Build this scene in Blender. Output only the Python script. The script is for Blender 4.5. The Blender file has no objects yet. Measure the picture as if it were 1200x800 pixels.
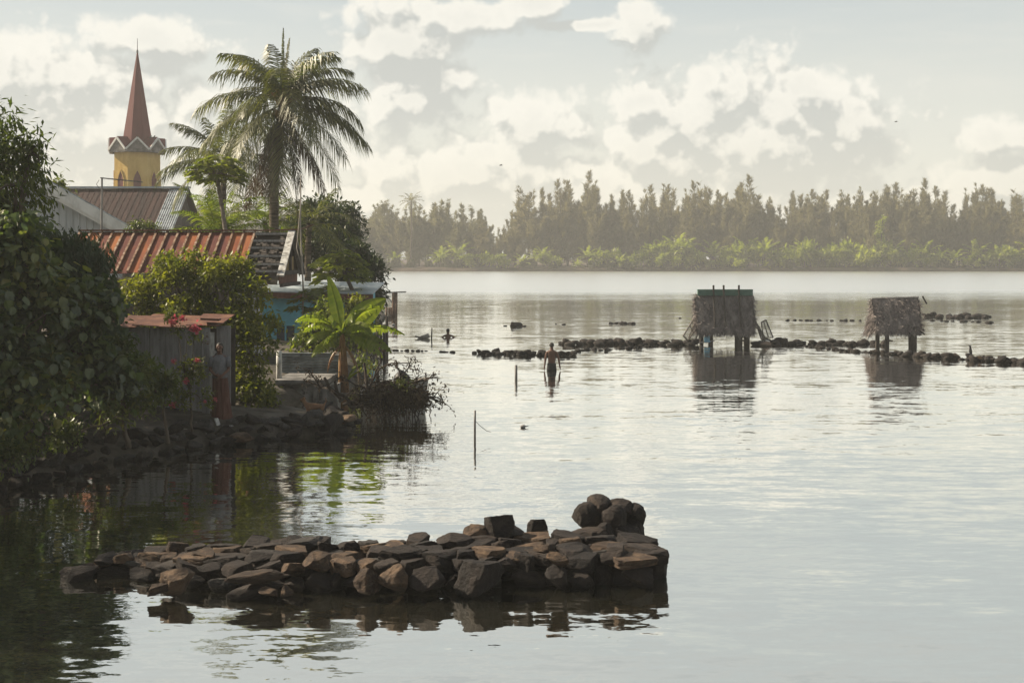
import bpy, bmesh, math, random
import numpy as np
from mathutils import Vector, Matrix, Euler
R = math.radians
random.seed(7)
rng = np.random.default_rng(7)
scene = bpy.context.scene
COL = scene.collection

# ------------------------------------------------------------------ camera facts
CAM_H, HOR, F = 4.2, 298.0, 1600.0          # metres, horizon row, focal length in photo pixels
def P(px, py, D):                            # a point at distance D seen at that place
    return np.array([(px - 600) / F * D, D, CAM_H - (py - HOR) / F * D])
def W(px, py):                               # a point on the water
    D = CAM_H * F / (py - HOR)
    return np.array([(px - 600) / F * D, D, 0.0])

SUN_AZ, SUN_EL = -72.0, 36.0                 # degrees: left of the view direction, above the horizon
SUN_DIR = np.array([math.sin(R(SUN_AZ)) * math.cos(R(SUN_EL)), math.cos(R(SUN_AZ)) * math.cos(R(SUN_EL)), math.sin(R(SUN_EL))])

# ------------------------------------------------------------------ node helper
class NT:
    def __init__(s, tree): s.t = tree; s.n = tree.nodes; s.l = tree.links
    def new(s, typ, **kw):
        n = s.n.new(typ)
        for k, v in kw.items(): setattr(n, k, v)
        return n
    def put(s, sock, v):
        if v is None: return
        if hasattr(v, 'links') or isinstance(v, bpy.types.NodeSocket): s.l.new(v, sock)
        else:
            if isinstance(v, (tuple, list)) and len(v) == 3 and sock.type == 'RGBA': v = (*v, 1)
            sock.default_value = v
    def math(s, op, a, b=None, c=None, clamp=False):
        n = s.new('ShaderNodeMath', operation=op, use_clamp=clamp)
        s.put(n.inputs[0], a); s.put(n.inputs[1], b); s.put(n.inputs[2], c)
        return n.outputs[0]
    def vmath(s, op, a, b=None, out=0):
        n = s.new('ShaderNodeVectorMath', operation=op); 
        s.put(n.inputs[0], a)
        if op == 'SCALE': s.put(n.inputs['Scale'], b)
        else: s.put(n.inputs[1], b)
        return n.outputs[out]
    def mix(s, fac, a, b, typ='RGBA', blend='MIX'):
        n = s.new('ShaderNodeMix', data_type=typ)
        if typ == 'RGBA': n.blend_type = blend; i = (6, 7); o = 2
        else: i = (2, 3); o = 0
        s.put(n.inputs[0], fac); s.put(n.inputs[i[0]], a); s.put(n.inputs[i[1]], b)
        return n.outputs[o]
    def noise(s, vec, scale=5, detail=4, rough=.55, out=0, dist=0.0):
        n = s.new('ShaderNodeTexNoise')
        s.put(n.inputs['Vector'], vec); s.put(n.inputs['Scale'], scale); s.put(n.inputs['Detail'], detail)
        s.put(n.inputs['Roughness'], rough); s.put(n.inputs['Distortion'], dist)
        return n.outputs[out]
    def ramp(s, fac, stops):
        n = s.new('ShaderNodeValToRGB')
        e = n.color_ramp.elements
        while len(e) < len(stops): e.new(.5)
        for i, (p, c) in enumerate(stops):
            e[i].position = p; e[i].color = (*c, 1) if len(c) == 3 else c
        s.put(n.inputs[0], fac)
        return n.outputs[0]
    def step(s, v, a, b, lo=0.0, hi=1.0):
        n = s.new('ShaderNodeMapRange', interpolation_type='SMOOTHSTEP')
        s.put(n.inputs[0], v); s.put(n.inputs[1], a); s.put(n.inputs[2], b); s.put(n.inputs[3], lo); s.put(n.inputs[4], hi)
        return n.outputs[0]
    def scaled(s, vec, sc, loc=(0, 0, 0)):
        n = s.new('ShaderNodeMapping'); s.put(n.inputs['Vector'], vec)
        n.inputs['Scale'].default_value = sc; n.inputs['Location'].default_value = loc
        return n.outputs[0]

def new_mat(name):
    m = bpy.data.materials.new(name); m.use_nodes = True
    m.node_tree.nodes.clear()
    return m, NT(m.node_tree)

def surf(name, cols, scale=4.0, stretch=(1, 1, 1), rough=.85, bump=.02, bscale=None, isl=0.0, objrand=0.0, spots=None, spec=.3, detail=6, wet=False):
    """weathered surface: colours mixed by noise, fine bump; isl / objrand vary it from piece to piece."""
    m, t = new_mat(name)
    tc = t.new('ShaderNodeTexCoord'); vec = tc.outputs['Object']
    if objrand:
        oi = t.new('ShaderNodeObjectInfo')
        off = t.vmath('SCALE', (13.1, 7.7, 3.3), oi.outputs['Random'])
        vec = t.vmath('ADD', vec, off)
    v = t.scaled(vec, stretch)
    f = t.noise(v, scale, detail, .62)
    f = t.step(f, .3, .7)
    if isl:
        g = t.new('ShaderNodeNewGeometry')
        f = t.mix(isl, f, g.outputs['Random Per Island'], 'FLOAT')
    if objrand:
        f = t.mix(objrand, f, oi.outputs['Random'], 'FLOAT')
    n = len(cols)
    c = t.ramp(f, [(i / (n - 1) if n > 1 else 0, k) for i, k in enumerate(cols)])
    if spots:
        sc, thr, col = spots
        sn = t.noise(vec, sc, 5, .65)
        c = t.mix(t.step(sn, thr, thr + .06), c, col)
    b = t.new('ShaderNodeBsdfPrincipled')
    if wet:                                   # dark wet band just above the waterline, pale salt crust over it
        gg = t.new('ShaderNodeNewGeometry'); sz = t.new('ShaderNodeSeparateXYZ'); t.l.new(gg.outputs['Position'], sz.inputs[0])
        hh = t.math('ADD', sz.outputs[2], t.math('MULTIPLY', t.noise(gg.outputs['Position'], 6, 3), .08))
        c = t.mix(t.step(hh, .07, .15, 1.0, 0.0), c, t.vmath('SCALE', c, .4))
    t.put(b.inputs['Base Color'], c); b.inputs['Roughness'].default_value = rough
    b.inputs['Specular IOR Level'].default_value = spec
    if bump:
        bn = t.noise(v, bscale or scale * 6, 8, .65)
        bp = t.new('ShaderNodeBump'); bp.inputs['Strength'].default_value = .9; bp.inputs['Distance'].default_value = bump
        t.put(bp.inputs['Height'], bn); t.put(b.inputs['Normal'], bp.outputs[0])
    o = t.new('ShaderNodeOutputMaterial'); t.l.new(b.outputs[0], o.inputs[0])
    return m

def leafmat(name, cols, trans=.4, tcol=None, gloss=.12, rough=.4, clump=.7):
    """foliage: leaf to leaf variation, light passing through, a little sheen."""
    m, t = new_mat(name)
    g = t.new('ShaderNodeNewGeometry'); tc = t.new('ShaderNodeTexCoord')
    n1 = t.step(t.noise(tc.outputs['Object'], clump, 3, .5), .3, .7)
    f = t.mix(.55, n1, g.outputs['Random Per Island'], 'FLOAT')
    n = len(cols)
    c = t.ramp(f, [(i / (n - 1), k) for i, k in enumerate(cols)])
    d = t.new('ShaderNodeBsdfDiffuse'); t.put(d.inputs[0], c)
    tr = t.new('ShaderNodeBsdfTranslucent')
    t.put(tr.inputs[0], t.mix(1.0, c, tcol or (1.5, 1.6, .6), blend='MULTIPLY'))
    ms = t.new('ShaderNodeMixShader'); ms.inputs[0].default_value = trans
    t.l.new(d.outputs[0], ms.inputs[1]); t.l.new(tr.outputs[0], ms.inputs[2])
    gl = t.new('ShaderNodeBsdfGlossy'); gl.inputs['Roughness'].default_value = rough
    gl.inputs['Color'].default_value = (.9, .9, .85, 1)
    m2 = t.new('ShaderNodeMixShader'); m2.inputs[0].default_value = gloss * .3
    t.l.new(ms.outputs[0], m2.inputs[1]); t.l.new(gl.outputs[0], m2.inputs[2])
    o = t.new('ShaderNodeOutputMaterial'); t.l.new(m2.outputs[0], o.inputs[0])
    return m

MT = {
 'mango':   leafmat('mango_leaf', [(.02,.036,.010),(.06,.085,.02),(.14,.16,.035)], .45, gloss=.1),
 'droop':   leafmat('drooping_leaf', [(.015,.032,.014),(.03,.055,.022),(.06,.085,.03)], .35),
 'hib':     leafmat('broad_leaf', [(.014,.034,.015),(.042,.07,.024),(.095,.13,.036),(.22,.2,.035)], .42, gloss=.2, rough=.5),
 'shrub':   leafmat('shrub_leaf', [(.03,.05,.013),(.075,.1,.022),(.16,.15,.03)], .42, gloss=.14),
 'mid':     leafmat('bush_leaf', [(.028,.045,.010),(.12,.135,.02),(.27,.26,.04)], .52, gloss=.1),
 'boug':    leafmat('vine_leaf', [(.05,.075,.015),(.12,.13,.03),(.20,.19,.06)], .45),
 'flower':  leafmat('pink_petal', [(.5,.1,.14),(.58,.17,.2),(.65,.28,.28)], .35, tcol=(1.2,.8,.8), gloss=.03),
 'papaya':  leafmat('papaya_leaf', [(.05,.08,.012),(.13,.155,.022),(.24,.25,.04)], .55),
 'banana':  leafmat('banana_leaf', [(.10,.145,.018),(.15,.19,.026),(.22,.245,.04)], .6, gloss=.05, rough=.3),
 'dry':     leafmat('dry_leaf', [(.11,.055,.025),(.19,.10,.045),(.27,.17,.08)], .25, tcol=(1.2,1,.7)),
 'palm':    leafmat('palm_leaflet', [(.025,.036,.010),(.07,.08,.02),(.17,.165,.045)], .45, gloss=.2, rough=.45),
 'palmy':   leafmat('young_palm_leaflet', [(.06,.10,.012),(.13,.17,.025),(.22,.24,.045)], .55, gloss=.08),
 'palmdead':leafmat('dead_palm_leaflet', [(.035,.025,.02),(.07,.05,.03),(.12,.085,.045)], .2, tcol=(1.2,1,.7)),
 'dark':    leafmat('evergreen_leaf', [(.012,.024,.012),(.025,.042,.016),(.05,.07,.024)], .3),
 'cas':     leafmat('casuarina_needle', [(.11,.108,.068),(.165,.16,.098),(.235,.22,.13)], .6, tcol=(1.35,1.25,.85), gloss=.03, clump=.25),
 'casg':    leafmat('grey_green_leaf', [(.105,.105,.065),(.155,.153,.09),(.22,.21,.115)], .6, tcol=(1.3,1.25,.8), gloss=.05, clump=.25),
 'farsh':   leafmat('shore_plant_leaf', [(.10,.13,.02),(.22,.25,.04),(.36,.36,.07)], .55, gloss=.1, clump=.4),
 'fardk':   leafmat('shore_shrub_leaf', [(.03,.035,.018),(.055,.06,.028),(.09,.095,.04)], .3, clump=.4),
 'twigleaf':leafmat('withered_leaf', [(.03,.022,.018),(.055,.04,.03),(.09,.07,.04)], .15, tcol=(1.2,1,.7), gloss=.03),
 'bark':    surf('bark', [(.05,.038,.028),(.11,.085,.065),(.17,.14,.11)], 3, (1,1,.35), .95, .03),
 'barkdk':  surf('dark_twig_bark', [(.018,.013,.011),(.04,.03,.024),(.07,.055,.045)], 5, (1,1,.6), .95, .01),
 'palmbark':surf('palm_bark', [(.05,.04,.03),(.12,.095,.07),(.2,.165,.13)], 2.5, (.6,.6,3.5), .95, .04),
 'bananast':surf('banana_stem', [(.09,.04,.02),(.2,.10,.045),(.27,.17,.07)], 5, (2,2,.4), .9, .02, isl=.3),
 'papst':   surf('papaya_stem', [(.12,.1,.08),(.2,.18,.15)], 5, (1,1,3), .9, .02),
 'woodgr':  surf('weathered_plank', [(.12,.115,.113),(.25,.24,.235),(.40,.39,.38)], 3, (4,4,.5), .9, .01, isl=.5, spots=(2.2,.64,(.12,.06,.035))),
 'wooddk':  surf('dark_old_timber', [(.03,.025,.022),(.065,.055,.048),(.11,.095,.085)], 4, (1,1,.5), .95, .015, isl=.3),
 'woodbr':  surf('bare_brown_timber', [(.08,.05,.035),(.16,.105,.075),(.25,.18,.13)], 4, (1,3,1), .95, .012, isl=.4),
 'woodpl':  surf('pale_timber', [(.22,.19,.16),(.36,.32,.28),(.5,.46,.4)], 4, (1,1,.4), .9, .01, isl=.3),
 'peel':    surf('peeling_white_paint', [(.2,.185,.165),(.5,.49,.46),(.66,.65,.62)], 3, (2,2,.6), .8, .006, spots=(4,.62,(.17,.13,.1))),
 'rusto':   surf('rusty_sheet', [(.06,.02,.02),(.13,.035,.024),(.27,.08,.026),(.36,.13,.04)], 1.7, (2.2,.5,.5), .75, .006, isl=.62, spots=(7,.66,(.09,.035,.025))),
 'seam':    surf('seam_metal', [(.10,.045,.025),(.24,.14,.085),(.42,.32,.24)], 6, (1,1,1), .7, .004),
 'rustr':   surf('dark_red_sheet', [(.016,.007,.007),(.032,.013,.012),(.055,.024,.02)], .8, (3,.35,.35), .8, .01),
 'rustm':   surf('brown_rust_sheet', [(.06,.028,.022),(.12,.05,.034),(.2,.1,.06)], 3, (1,1,.6), .85, .01, isl=.3),
 'tin':     surf('grey_corrugated_tin', [(.16,.17,.18),(.34,.37,.39),(.48,.51,.53)], 1.6, (1.2,1,2.5), .55, .004, spots=(2.6,.6,(.09,.08,.075))),
 'tindk':   surf('dull_corrugated_tin', [(.08,.085,.09),(.17,.19,.2),(.27,.3,.32)], 1.6, (1.2,1,2.5), .6, .004, spots=(2.6,.6,(.06,.055,.05))),
 'ridge':   surf('pale_ridge_metal', [(.32,.38,.42),(.45,.5,.53)], 3, (1,1,1), .6, .003),
 'white':   surf('white_paint', [(.6,.6,.57),(.75,.75,.72),(.8,.8,.77)], 2, (1,1,.5), .7, .003),
 'clap':    surf('pale_grey_board', [(.36,.39,.4),(.47,.5,.51),(.55,.57,.57)], 1.5, (3,3,.4), .8, .006, isl=.3),
 'blue':    surf('turquoise_paint', [(.10,.33,.42),(.14,.42,.52),(.19,.48,.57)], 1.6, (1,1,.6), .75, .006, spots=(3.5,.66,(.17,.28,.3))),
 'yellow':  surf('yellow_render', [(.5,.32,.08),(.6,.41,.12),(.68,.49,.17)], .8, (1,1,.5), .9, .01),
 'spire':   surf('red_spire_sheet', [(.095,.016,.016),(.125,.022,.021),(.155,.03,.028)], .6, (1,1,.3), .7, .01),
 'redwin':  surf('dark_red_shutter', [(.10,.02,.022),(.15,.03,.03)], 2, (1,1,1), .7, .003),
 'conc':    surf('old_concrete', [(.07,.066,.062),(.16,.152,.145),(.27,.26,.25)], 1.8, (1,1,1), .95, .02, spots=(3,.6,(.06,.055,.05))),
 'soil':    surf('shore_soil', [(.035,.03,.025),(.075,.065,.052),(.13,.115,.095)], 1.2, (1,1,1), .97, .05),
 'bank':    surf('far_bank_soil', [(.03,.024,.018),(.07,.05,.038),(.11,.08,.06)], .4, (1,1,1), .97, .1),
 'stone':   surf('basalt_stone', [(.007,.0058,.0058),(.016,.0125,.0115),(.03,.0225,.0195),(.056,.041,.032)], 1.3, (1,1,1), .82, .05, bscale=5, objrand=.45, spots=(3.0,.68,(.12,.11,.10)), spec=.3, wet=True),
 'stonel':  surf('light_brown_stone', [(.025,.019,.016),(.07,.047,.033),(.18,.118,.073)], 1.3, (1,1,1), .85, .05, bscale=5, objrand=.4, spots=(3.5,.66,(.2,.16,.12)), spec=.3, wet=True),  # browner stone; its lighter colour also carries the sunlit look of top stones
 'stoneg':  surf('grey_lichen_stone', [(.025,.022,.021),(.05,.045,.042),(.09,.082,.075)], 1.6, (1,1,1), .85, .05, bscale=6, objrand=.3, spots=(4,.62,(.17,.165,.15)), wet=True),
 'thatch':  surf('palm_thatch', [(.06,.052,.053),(.16,.138,.136),(.3,.265,.25),(.45,.39,.35)], 4, (1,1,.4), .9, .0, isl=.5),
 'green':   surf('green_metal', [(.07,.15,.12),(.11,.2,.165)], 4, (1,1,1), .6, .003),
 'skin':    surf('tanned_skin', [(.12,.06,.042),(.16,.085,.06)], 5, (1,1,1), .55, .002),
 'hair':    surf('black_hair', [(.008,.007,.006),(.02,.017,.015)], 20, (1,1,.2), .6, .004),
 'shorts':  surf('black_cloth', [(.012,.012,.014),(.025,.025,.03)], 12, (1,1,1), .85, .004),
 'blouse':  surf('white_cloth', [(.13,.13,.14),(.23,.23,.24)], 9, (1,1,.6), .9, .006),
 'skirt':   surf('rust_red_cloth', [(.06,.026,.02),(.10,.042,.032),(.16,.085,.065)], 4, (4,4,.4), .9, .01),
 'cyan':    surf('light_blue_cloth', [(.22,.5,.68),(.35,.62,.78)], 5, (1,1,1), .9, .005),
 'tarp':    surf('black_tarpaulin', [(.01,.01,.012),(.028,.027,.03)], 3, (1,1,1), .5, .01),
 'hull':    surf('grey_hull_paint', [(.2,.195,.18),(.34,.33,.31),(.42,.41,.385)], 2.5, (1,1,1), .75, .006, spots=(3,.62,(.12,.10,.085))),
 'dog':     surf('ginger_fur', [(.14,.075,.045),(.24,.14,.08)], 8, (1,1,1), .95, .006),
 'metal':   surf('dull_iron', [(.10,.095,.09),(.2,.19,.18)], 6, (1,1,1), .6, .003),
 'net':     surf('net_wire', [(.09,.08,.07),(.16,.14,.12)], 6, (1,1,1), .8, .0),
 'coconut': surf('coconut_husk', [(.09,.06,.02),(.17,.11,.035),(.21,.15,.05)], 4, (1,1,1), .8, .01),
 'glass':   surf('dark_window_glass', [(.012,.02,.035),(.03,.05,.08)], 2, (1,1,1), .15, .0),
 'bird':    surf('black_feathers', [(.01,.01,.01),(.025,.025,.025)], 10, (1,1,1), .8, .002),
 'ply':     surf('yellowed_plywood', [(.22,.15,.07),(.34,.25,.12)], 2, (1,1,1), .9, .006),
}

# ------------------------------------------------------------------ geometry collector
class G:
    def __init__(s): s.v = []; s.f = []; s.k = 0
    def add(s, v, f):
        v = np.asarray(v, float).reshape(-1, 3)
        s.v.append(v); s.f.extend([tuple(int(i) + s.k for i in q) for q in f]); s.k += len(v)
        return s
    def addn(s, v, f):                       # f: (n,k) array
        v = np.asarray(v, float).reshape(-1, 3)
        s.v.append(v); s.f.extend(map(tuple, (np.asarray(f) + s.k).tolist())); s.k += len(v)
        return s
    def box(s, c, size, rot=None, jit=0.0):
        sx, sy, sz = [q / 2 for q in size]
        v = np.array([(x, y, z) for z in (-sz, sz) for y in (-sy, sy) for x in (-sx, sx)])
        if jit: v = v + rng.normal(0, jit, v.shape)
        if rot is not None: v = v @ np.array(Euler(rot).to_matrix()).T
        return s.add(v + np.asarray(c, float), [(0,2,3,1),(4,5,7,6),(0,1,5,4),(2,6,7,3),(1,3,7,5),(0,4,6,2)])
    def bar(s, a, b, w, h=None, up=(0, 0, 1)):
        a = Vector(a); b = Vector(b); h = h or w
        d = (b - a).normalized(); u = Vector(up)
        if abs(d.dot(u)) > .98: u = Vector((0, 1, 0))
        x = d.cross(u).normalized() * w / 2; y = x.cross(d).normalized() * h / 2
        v = [a - x - y, a + x - y, a + x + y, a - x + y, b - x - y, b + x - y, b + x + y, b - x + y]
        return s.add([tuple(q) for q in v], [(3,2,1,0),(4,5,6,7),(0,1,5,4),(1,2,6,5),(2,3,7,6),(3,0,4,7)])
    def tube(s, pts, rad, n=6, cap=True):
        pts = [Vector(p) for p in pts]; m = len(pts)
        if not hasattr(rad, '__len__'): rad = [rad] * m
        vs = []; ref = Vector((.31, .17, .93))
        for i, p in enumerate(pts):
            d = (pts[min(i + 1, m - 1)] - pts[max(i - 1, 0)]).normalized()
            if abs(d.dot(ref)) > .95: ref = Vector((1, .1, 0))
            x = d.cross(ref).normalized(); y = d.cross(x)
            for k in range(n):
                a = 2 * math.pi * k / n
                vs.append(p + (x * math.cos(a) + y * math.sin(a)) * rad[i])
        fs = [(i * n + k, i * n + (k + 1) % n, (i + 1) * n + (k + 1) % n, (i + 1) * n + k) for i in range(m - 1) for k in range(n)]
        if cap: fs += [tuple(range(n))[::-1], tuple(range((m - 1) * n, m * n))]
        return s.add([tuple(v) for v in vs], fs)
    def build(s, name, mat, parent=None, smooth=False):
        v = np.concatenate(s.v) if s.v else np.zeros((0, 3))
        org = np.array(parent['_o']) if parent is not None else None
        if parent is None:
            org = np.array([(v[:, 0].min() + v[:, 0].max()) / 2, (v[:, 1].min() + v[:, 1].max()) / 2, v[:, 2].min()])
        me = bpy.data.meshes.new(name)
        me.from_pydata((v - org).tolist(), [], s.f)
        me.materials.append(MT[mat] if isinstance(mat, str) else mat)
        if smooth: me.polygons.foreach_set('use_smooth', [True] * len(me.polygons))
        me.update()
        o = bpy.data.objects.new(name, me); COL.objects.link(o)
        if parent is None: o.location = org
        else: o.parent = parent
        o['_o'] = tuple(float(q) for q in org)
        return o

def tag(o, label=None, cat=None, group=None, kind=None):
    for k, v in (('label', label), ('category', cat), ('group', group), ('kind', kind)):
        if v: o[k] = v
    return o
def thing(name, loc, label, cat, group=None):
    o = bpy.data.objects.new(name, None); COL.objects.link(o)
    o.empty_display_size = .3
    o.location = tuple(float(q) for q in loc); o['_o'] = tuple(float(q) for q in loc)
    return tag(o, label, cat, group)
def copy_tree(o, parent=None):
    c = o.copy(); COL.objects.link(c); c.parent = parent
    for ch in list(o.children): copy_tree(ch, c)
    return c
def place(o, loc, rz=0.0, sc=1.0, label=None, group=None):
    o.location = tuple(float(q) for q in loc); o.rotation_euler = (0, 0, rz)
    o.scale = (sc, sc, sc) if not hasattr(sc, '__len__') else sc
    if label: o['label'] = label
    if group: o['group'] = group
    return o

def unit(v): return v / np.maximum(np.linalg.norm(v, axis=-1, keepdims=True), 1e-9)
def rdir(n):
    return unit(rng.normal(size=(n, 3)))

def leaves(g, pos, axis, L, Wd, broad=False, fold=.25, curl=.2):
    """one folded leaf per point: a kite, or a fuller heart shape."""
    n = len(pos); axis = unit(axis)
    side = unit(np.cross(axis, unit(rdir(n) * .55 + np.array([0, 0, 1.0]))))
    nrm = np.cross(side, axis)
    L = np.broadcast_to(L, (n,))[:, None]; Wd = np.broadcast_to(Wd, (n,))[:, None]
    if broad:
        prof = [(0, 0, 0), (.5, 0, -fold * .5), (1, 0, -curl), (.8, .34, 0), (.42, .52, .0), (.04, .4, 0), (.8, -.34, 0), (.42, -.52, 0), (.04, -.4, 0)]
        faces = [(0, 1, 2, 3, 4, 5), (0, 8, 7, 6, 2, 1)]
    else:
        prof = [(0, 0, 0), (.5, 0, -fold * .4), (1, 0, -curl), (.45, .5, 0), (.45, -.5, 0)]
        faces = [(0, 1, 2, 3), (0, 4, 2, 1)]
    k = len(prof)
    V = np.zeros((n, k, 3))
    for i, (a, b, c) in enumerate(prof):
        V[:, i] = pos + axis * L * a + side * Wd * b + nrm * Wd * c
    f = np.array(faces)
    FF = (np.arange(n)[:, None, None] * k + f[None]).reshape(-1, f.shape[1])
    g.addn(V.reshape(-1, 3), FF)

def lump(p, s=1.0, ph=0.0):
    x, y, z = p[:, 0] * s + ph, p[:, 1] * s + ph * 1.7, p[:, 2] * s
    return (np.sin(x * 2.1 + np.sin(y * 1.7) * 1.3) + np.sin(y * 2.3 + np.sin(z * 1.9) * 1.2) + np.sin(z * 2.6 + np.sin(x * 1.5) * 1.4)) / 3

def crown(g, blobs, ntwig, per, L, Wd, droop=.3, broad=False, spread=.18, shell=.16, gap=-.35, lump_s=1.5, out=.7):
    """leafy twigs spread through lumpy volumes, with gaps; returns twig tips."""
    area = np.array([(b[1][0] * b[1][1] + b[1][0] * b[1][2] + b[1][1] * b[1][2]) for b in blobs])
    cnt = rng.multinomial(ntwig, area / area.sum())
    tips = []
    for (c, r), m in zip(blobs, cnt):
        d = rdir(m)
        d[:, 2] = np.where(d[:, 2] < -.5, -d[:, 2], d[:, 2])
        rad = 1.05 - np.abs(rng.normal(0, shell, m)) - (rng.random(m) < .25) * rng.random(m) * .5
        rad *= 1 + .16 * lump(d * 2.0, 1.6, c[0])
        p = np.asarray(c) + d * np.asarray(r) * rad[:, None]
        keep = lump(p, lump_s) > gap
        p, d = p[keep], d[keep]
        if len(p) == 0: continue
        tips.append(p)
        m = len(p)
        ax = unit(d * out + rdir(m) * .5 + np.array([0, 0, .15 - droop * .5]))
        P0 = np.repeat(p, per, 0) + rng.normal(0, spread * .45, (m * per, 3)) - np.repeat(ax, per, 0) * rng.random((m * per, 1)) * spread
        A = np.repeat(ax, per, 0) * .55 + rdir(m * per) * .75 + np.array([0, 0, -droop])
        ln = L * rng.uniform(.6, 1.2, m * per)
        leaves(g, P0, A, ln, ln * (Wd / L), broad)
    return np.concatenate(tips) if tips else np.zeros((0, 3))

def wob(a, b, n=6, amp=.08):
    a = np.asarray(a, float); b = np.asarray(b, float)
    ts = np.linspace(0, 1, n)[:, None]
    p = a + (b - a) * ts
    ln = np.linalg.norm(b - a)
    p[1:-1] += rng.normal(0, amp * ln * .35, (n - 2, 3))
    return p

def tree(name, base, blobs, label, cat, leaf, ntwig, per, L, Wd, r0=.16, bark='bark', group=None, **kw):
    """trunk with limbs that run into each lobe of the crown, and the leafy crown."""
    t = thing(name, base, label, cat, group)
    g = G(); base = np.asarray(base, float)
    top = np.mean([b[0] for b in blobs], axis=0)
    fork = base + (top - base) * .45; fork[2] = base[2] + (top[2] - base[2]) * .5
    tr = wob(base - np.array([0, 0, .2]), fork, 6, .05)
    g.tube(tr, np.linspace(r0, r0 * .7, 6), 8)
    for c, r in blobs:
        g.tube(wob(fork, c, 6, .1), np.linspace(r0 * .6, r0 * .15, 6), 5)
        for _ in range(4):
            e = np.asarray(c) + rdir(1)[0] * np.asarray(r) * .8
            g.tube(wob(c, e, 4, .12), np.linspace(r0 * .2, r0 * .05, 4), 4)
    g.build('trunk', bark, t, True)
    g = G(); crown(g, blobs, ntwig, per, L, Wd, **kw)
    g.build('crown', leaf, t)
    return t
def B(px, py, D, rx, ry=None, rz=None):      # a lobe seen at px,py with radii in metres
    return (P(px, py, D), (rx, ry or rx, rz or rx))
# ================================================================== CAMERA, LIGHT, SKY
cam = bpy.data.cameras.new('camera'); co = bpy.data.objects.new('camera', cam); COL.objects.link(co)
co.location = (0, 0, CAM_H); co.rotation_euler = (R(90), 0, 0)
cam.sensor_width = 36; cam.lens = 36 * F / 1200; cam.shift_y = -(400 - HOR) / 1200
cam.clip_start = .1; cam.clip_end = 6000
scene.camera = co

sl = bpy.data.lights.new('sun', 'SUN'); so = bpy.data.objects.new('sun', sl); COL.objects.link(so)
sl.energy = 5.0; sl.angle = R(.55); sl.color = (1.0, .86, .66)
so.rotation_euler = Vector(SUN_DIR).to_track_quat('Z', 'Y').to_euler()
so.location = (-60, 20, 40)

wd = bpy.data.worlds.new('World'); scene.world = wd; wd.use_nodes = True
wd.cycles.sampling_method = 'MANUAL'; wd.cycles.sample_map_resolution = 128
wd.node_tree.nodes.clear(); t = NT(wd.node_tree)
sky = t.new('ShaderNodeTexSky', sky_type='NISHITA', sun_disc=False)
sky.sun_elevation = R(SUN_EL); sky.sun_rotation = R(SUN_AZ) % (2 * math.pi)
sky.air_density = 1.2; sky.dust_density = 3.0
tc = t.new('ShaderNodeTexCoord')
sp = spw = t.new('ShaderNodeSeparateXYZ'); t.l.new(tc.outputs['Generated'], sp.inputs[0])
az = t.math('ARCTAN2', sp.outputs[0], sp.outputs[1]); el = t.math('ARCSINE', sp.outputs[2])
cmb = t.new('ShaderNodeCombineXYZ'); t.l.new(az, cmb.inputs[0]); t.l.new(el, cmb.inputs[1])
# cumulus heaps: (azimuth, elevation, half width, half height) in milliradians
heaps = [(-345,122,95,30),(-262,150,50,14),(-300,80,90,34),(-400,100,60,50),(-225,110,24,16),
 (-82,150,40,34),(-30,172,48,12),(14,180,26,11),(-75,112,34,22),(-46,128,26,14),
 (94,162,17,15),(60,166,34,4),
 (152,108,30,34),(168,76,92,54),(205,96,50,34),(110,70,46,36),(-20,58,100,26),(214,118,28,16),(240,80,40,32),(130,40,120,26),
 (92,110,28,14),(100,72,50,32),(20,92,44,24),(-40,62,80,26),(60,40,150,26),
 (340,80,22,13),(352,50,46,20),(374,62,18,14),(250,28,170,16),(-130,40,60,14),
 (-800,110,220,50),(760,100,200,44)]
def density(vec, fine):
    acc = None
    for a, e, ra, re in heaps:
        d = t.vmath('MULTIPLY_ADD', vec, (800 / ra, 800 / re, 0))
        t.n[-1].inputs[2].default_value = (-.8 * a / ra, -.8 * e / re, 0)
        q = t.vmath('LENGTH', d, out=1)
        acc = q if acc is None else t.math('MINIMUM', acc, q)
    acc = t.math('SUBTRACT', 1.42, acc)
    n = t.noise(vec, 17, 8 if fine else 5, .58)
    wv = t.vmath('ADD', vec, t.vmath('SCALE', t.noise(vec, 45, 2, .5, out=1), .014))
    vo = t.new('ShaderNodeTexVoronoi', feature='SMOOTH_F1'); t.put(vo.inputs['Vector'], wv)
    vo.inputs['Scale'].default_value = 48; vo.inputs['Smoothness'].default_value = .4; vo.inputs['Detail'].default_value = 2.5 if fine else 1; vo.inputs['Roughness'].default_value = .6
    x = t.math('ADD', acc, t.math('MULTIPLY', t.math('SUBTRACT', n, .5), 1.7))
    return t.math('SUBTRACT', x, t.math('MULTIPLY', t.math('SUBTRACT', vo.outputs['Distance'], .4), .6))
d0 = density(cmb.outputs[0], True)
d1 = density(t.vmath('ADD', cmb.outputs[0], (-.009, .016, 0)), False)
elc = t.math('MAXIMUM', el, 0.0)
veil = t.ramp(t.math('MULTIPLY', elc, 1 / 1.5), [(0, (.72,.71,.62)), (.035, (.69,.685,.61)), (.085, (.60,.615,.575)), (.13, (.475,.52,.525)), (.22, (.525,.55,.54)), (.5, (.26,.29,.31)), (1, (.12,.15,.18))])
low = t.noise(t.scaled(cmb.outputs[0], (4, 26, 1), (.3, .1, 0)), 1.0, 5, .6)
veil = t.mix(t.math('MULTIPLY', t.step(low, .48, .72), .6), veil, (.64,.64,.59))
thin = t.noise(t.scaled(cmb.outputs[0], (9, 70, 1), (2.3, 4.1, 0)), 1.0, 6, .65)
veil = t.mix(t.math('MULTIPLY', t.step(thin, .55, .8), .35), veil, (.70,.69,.62))
base = t.mix(.86, sky.outputs[0], t.vmath('SCALE', veil, 10.0))
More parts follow.
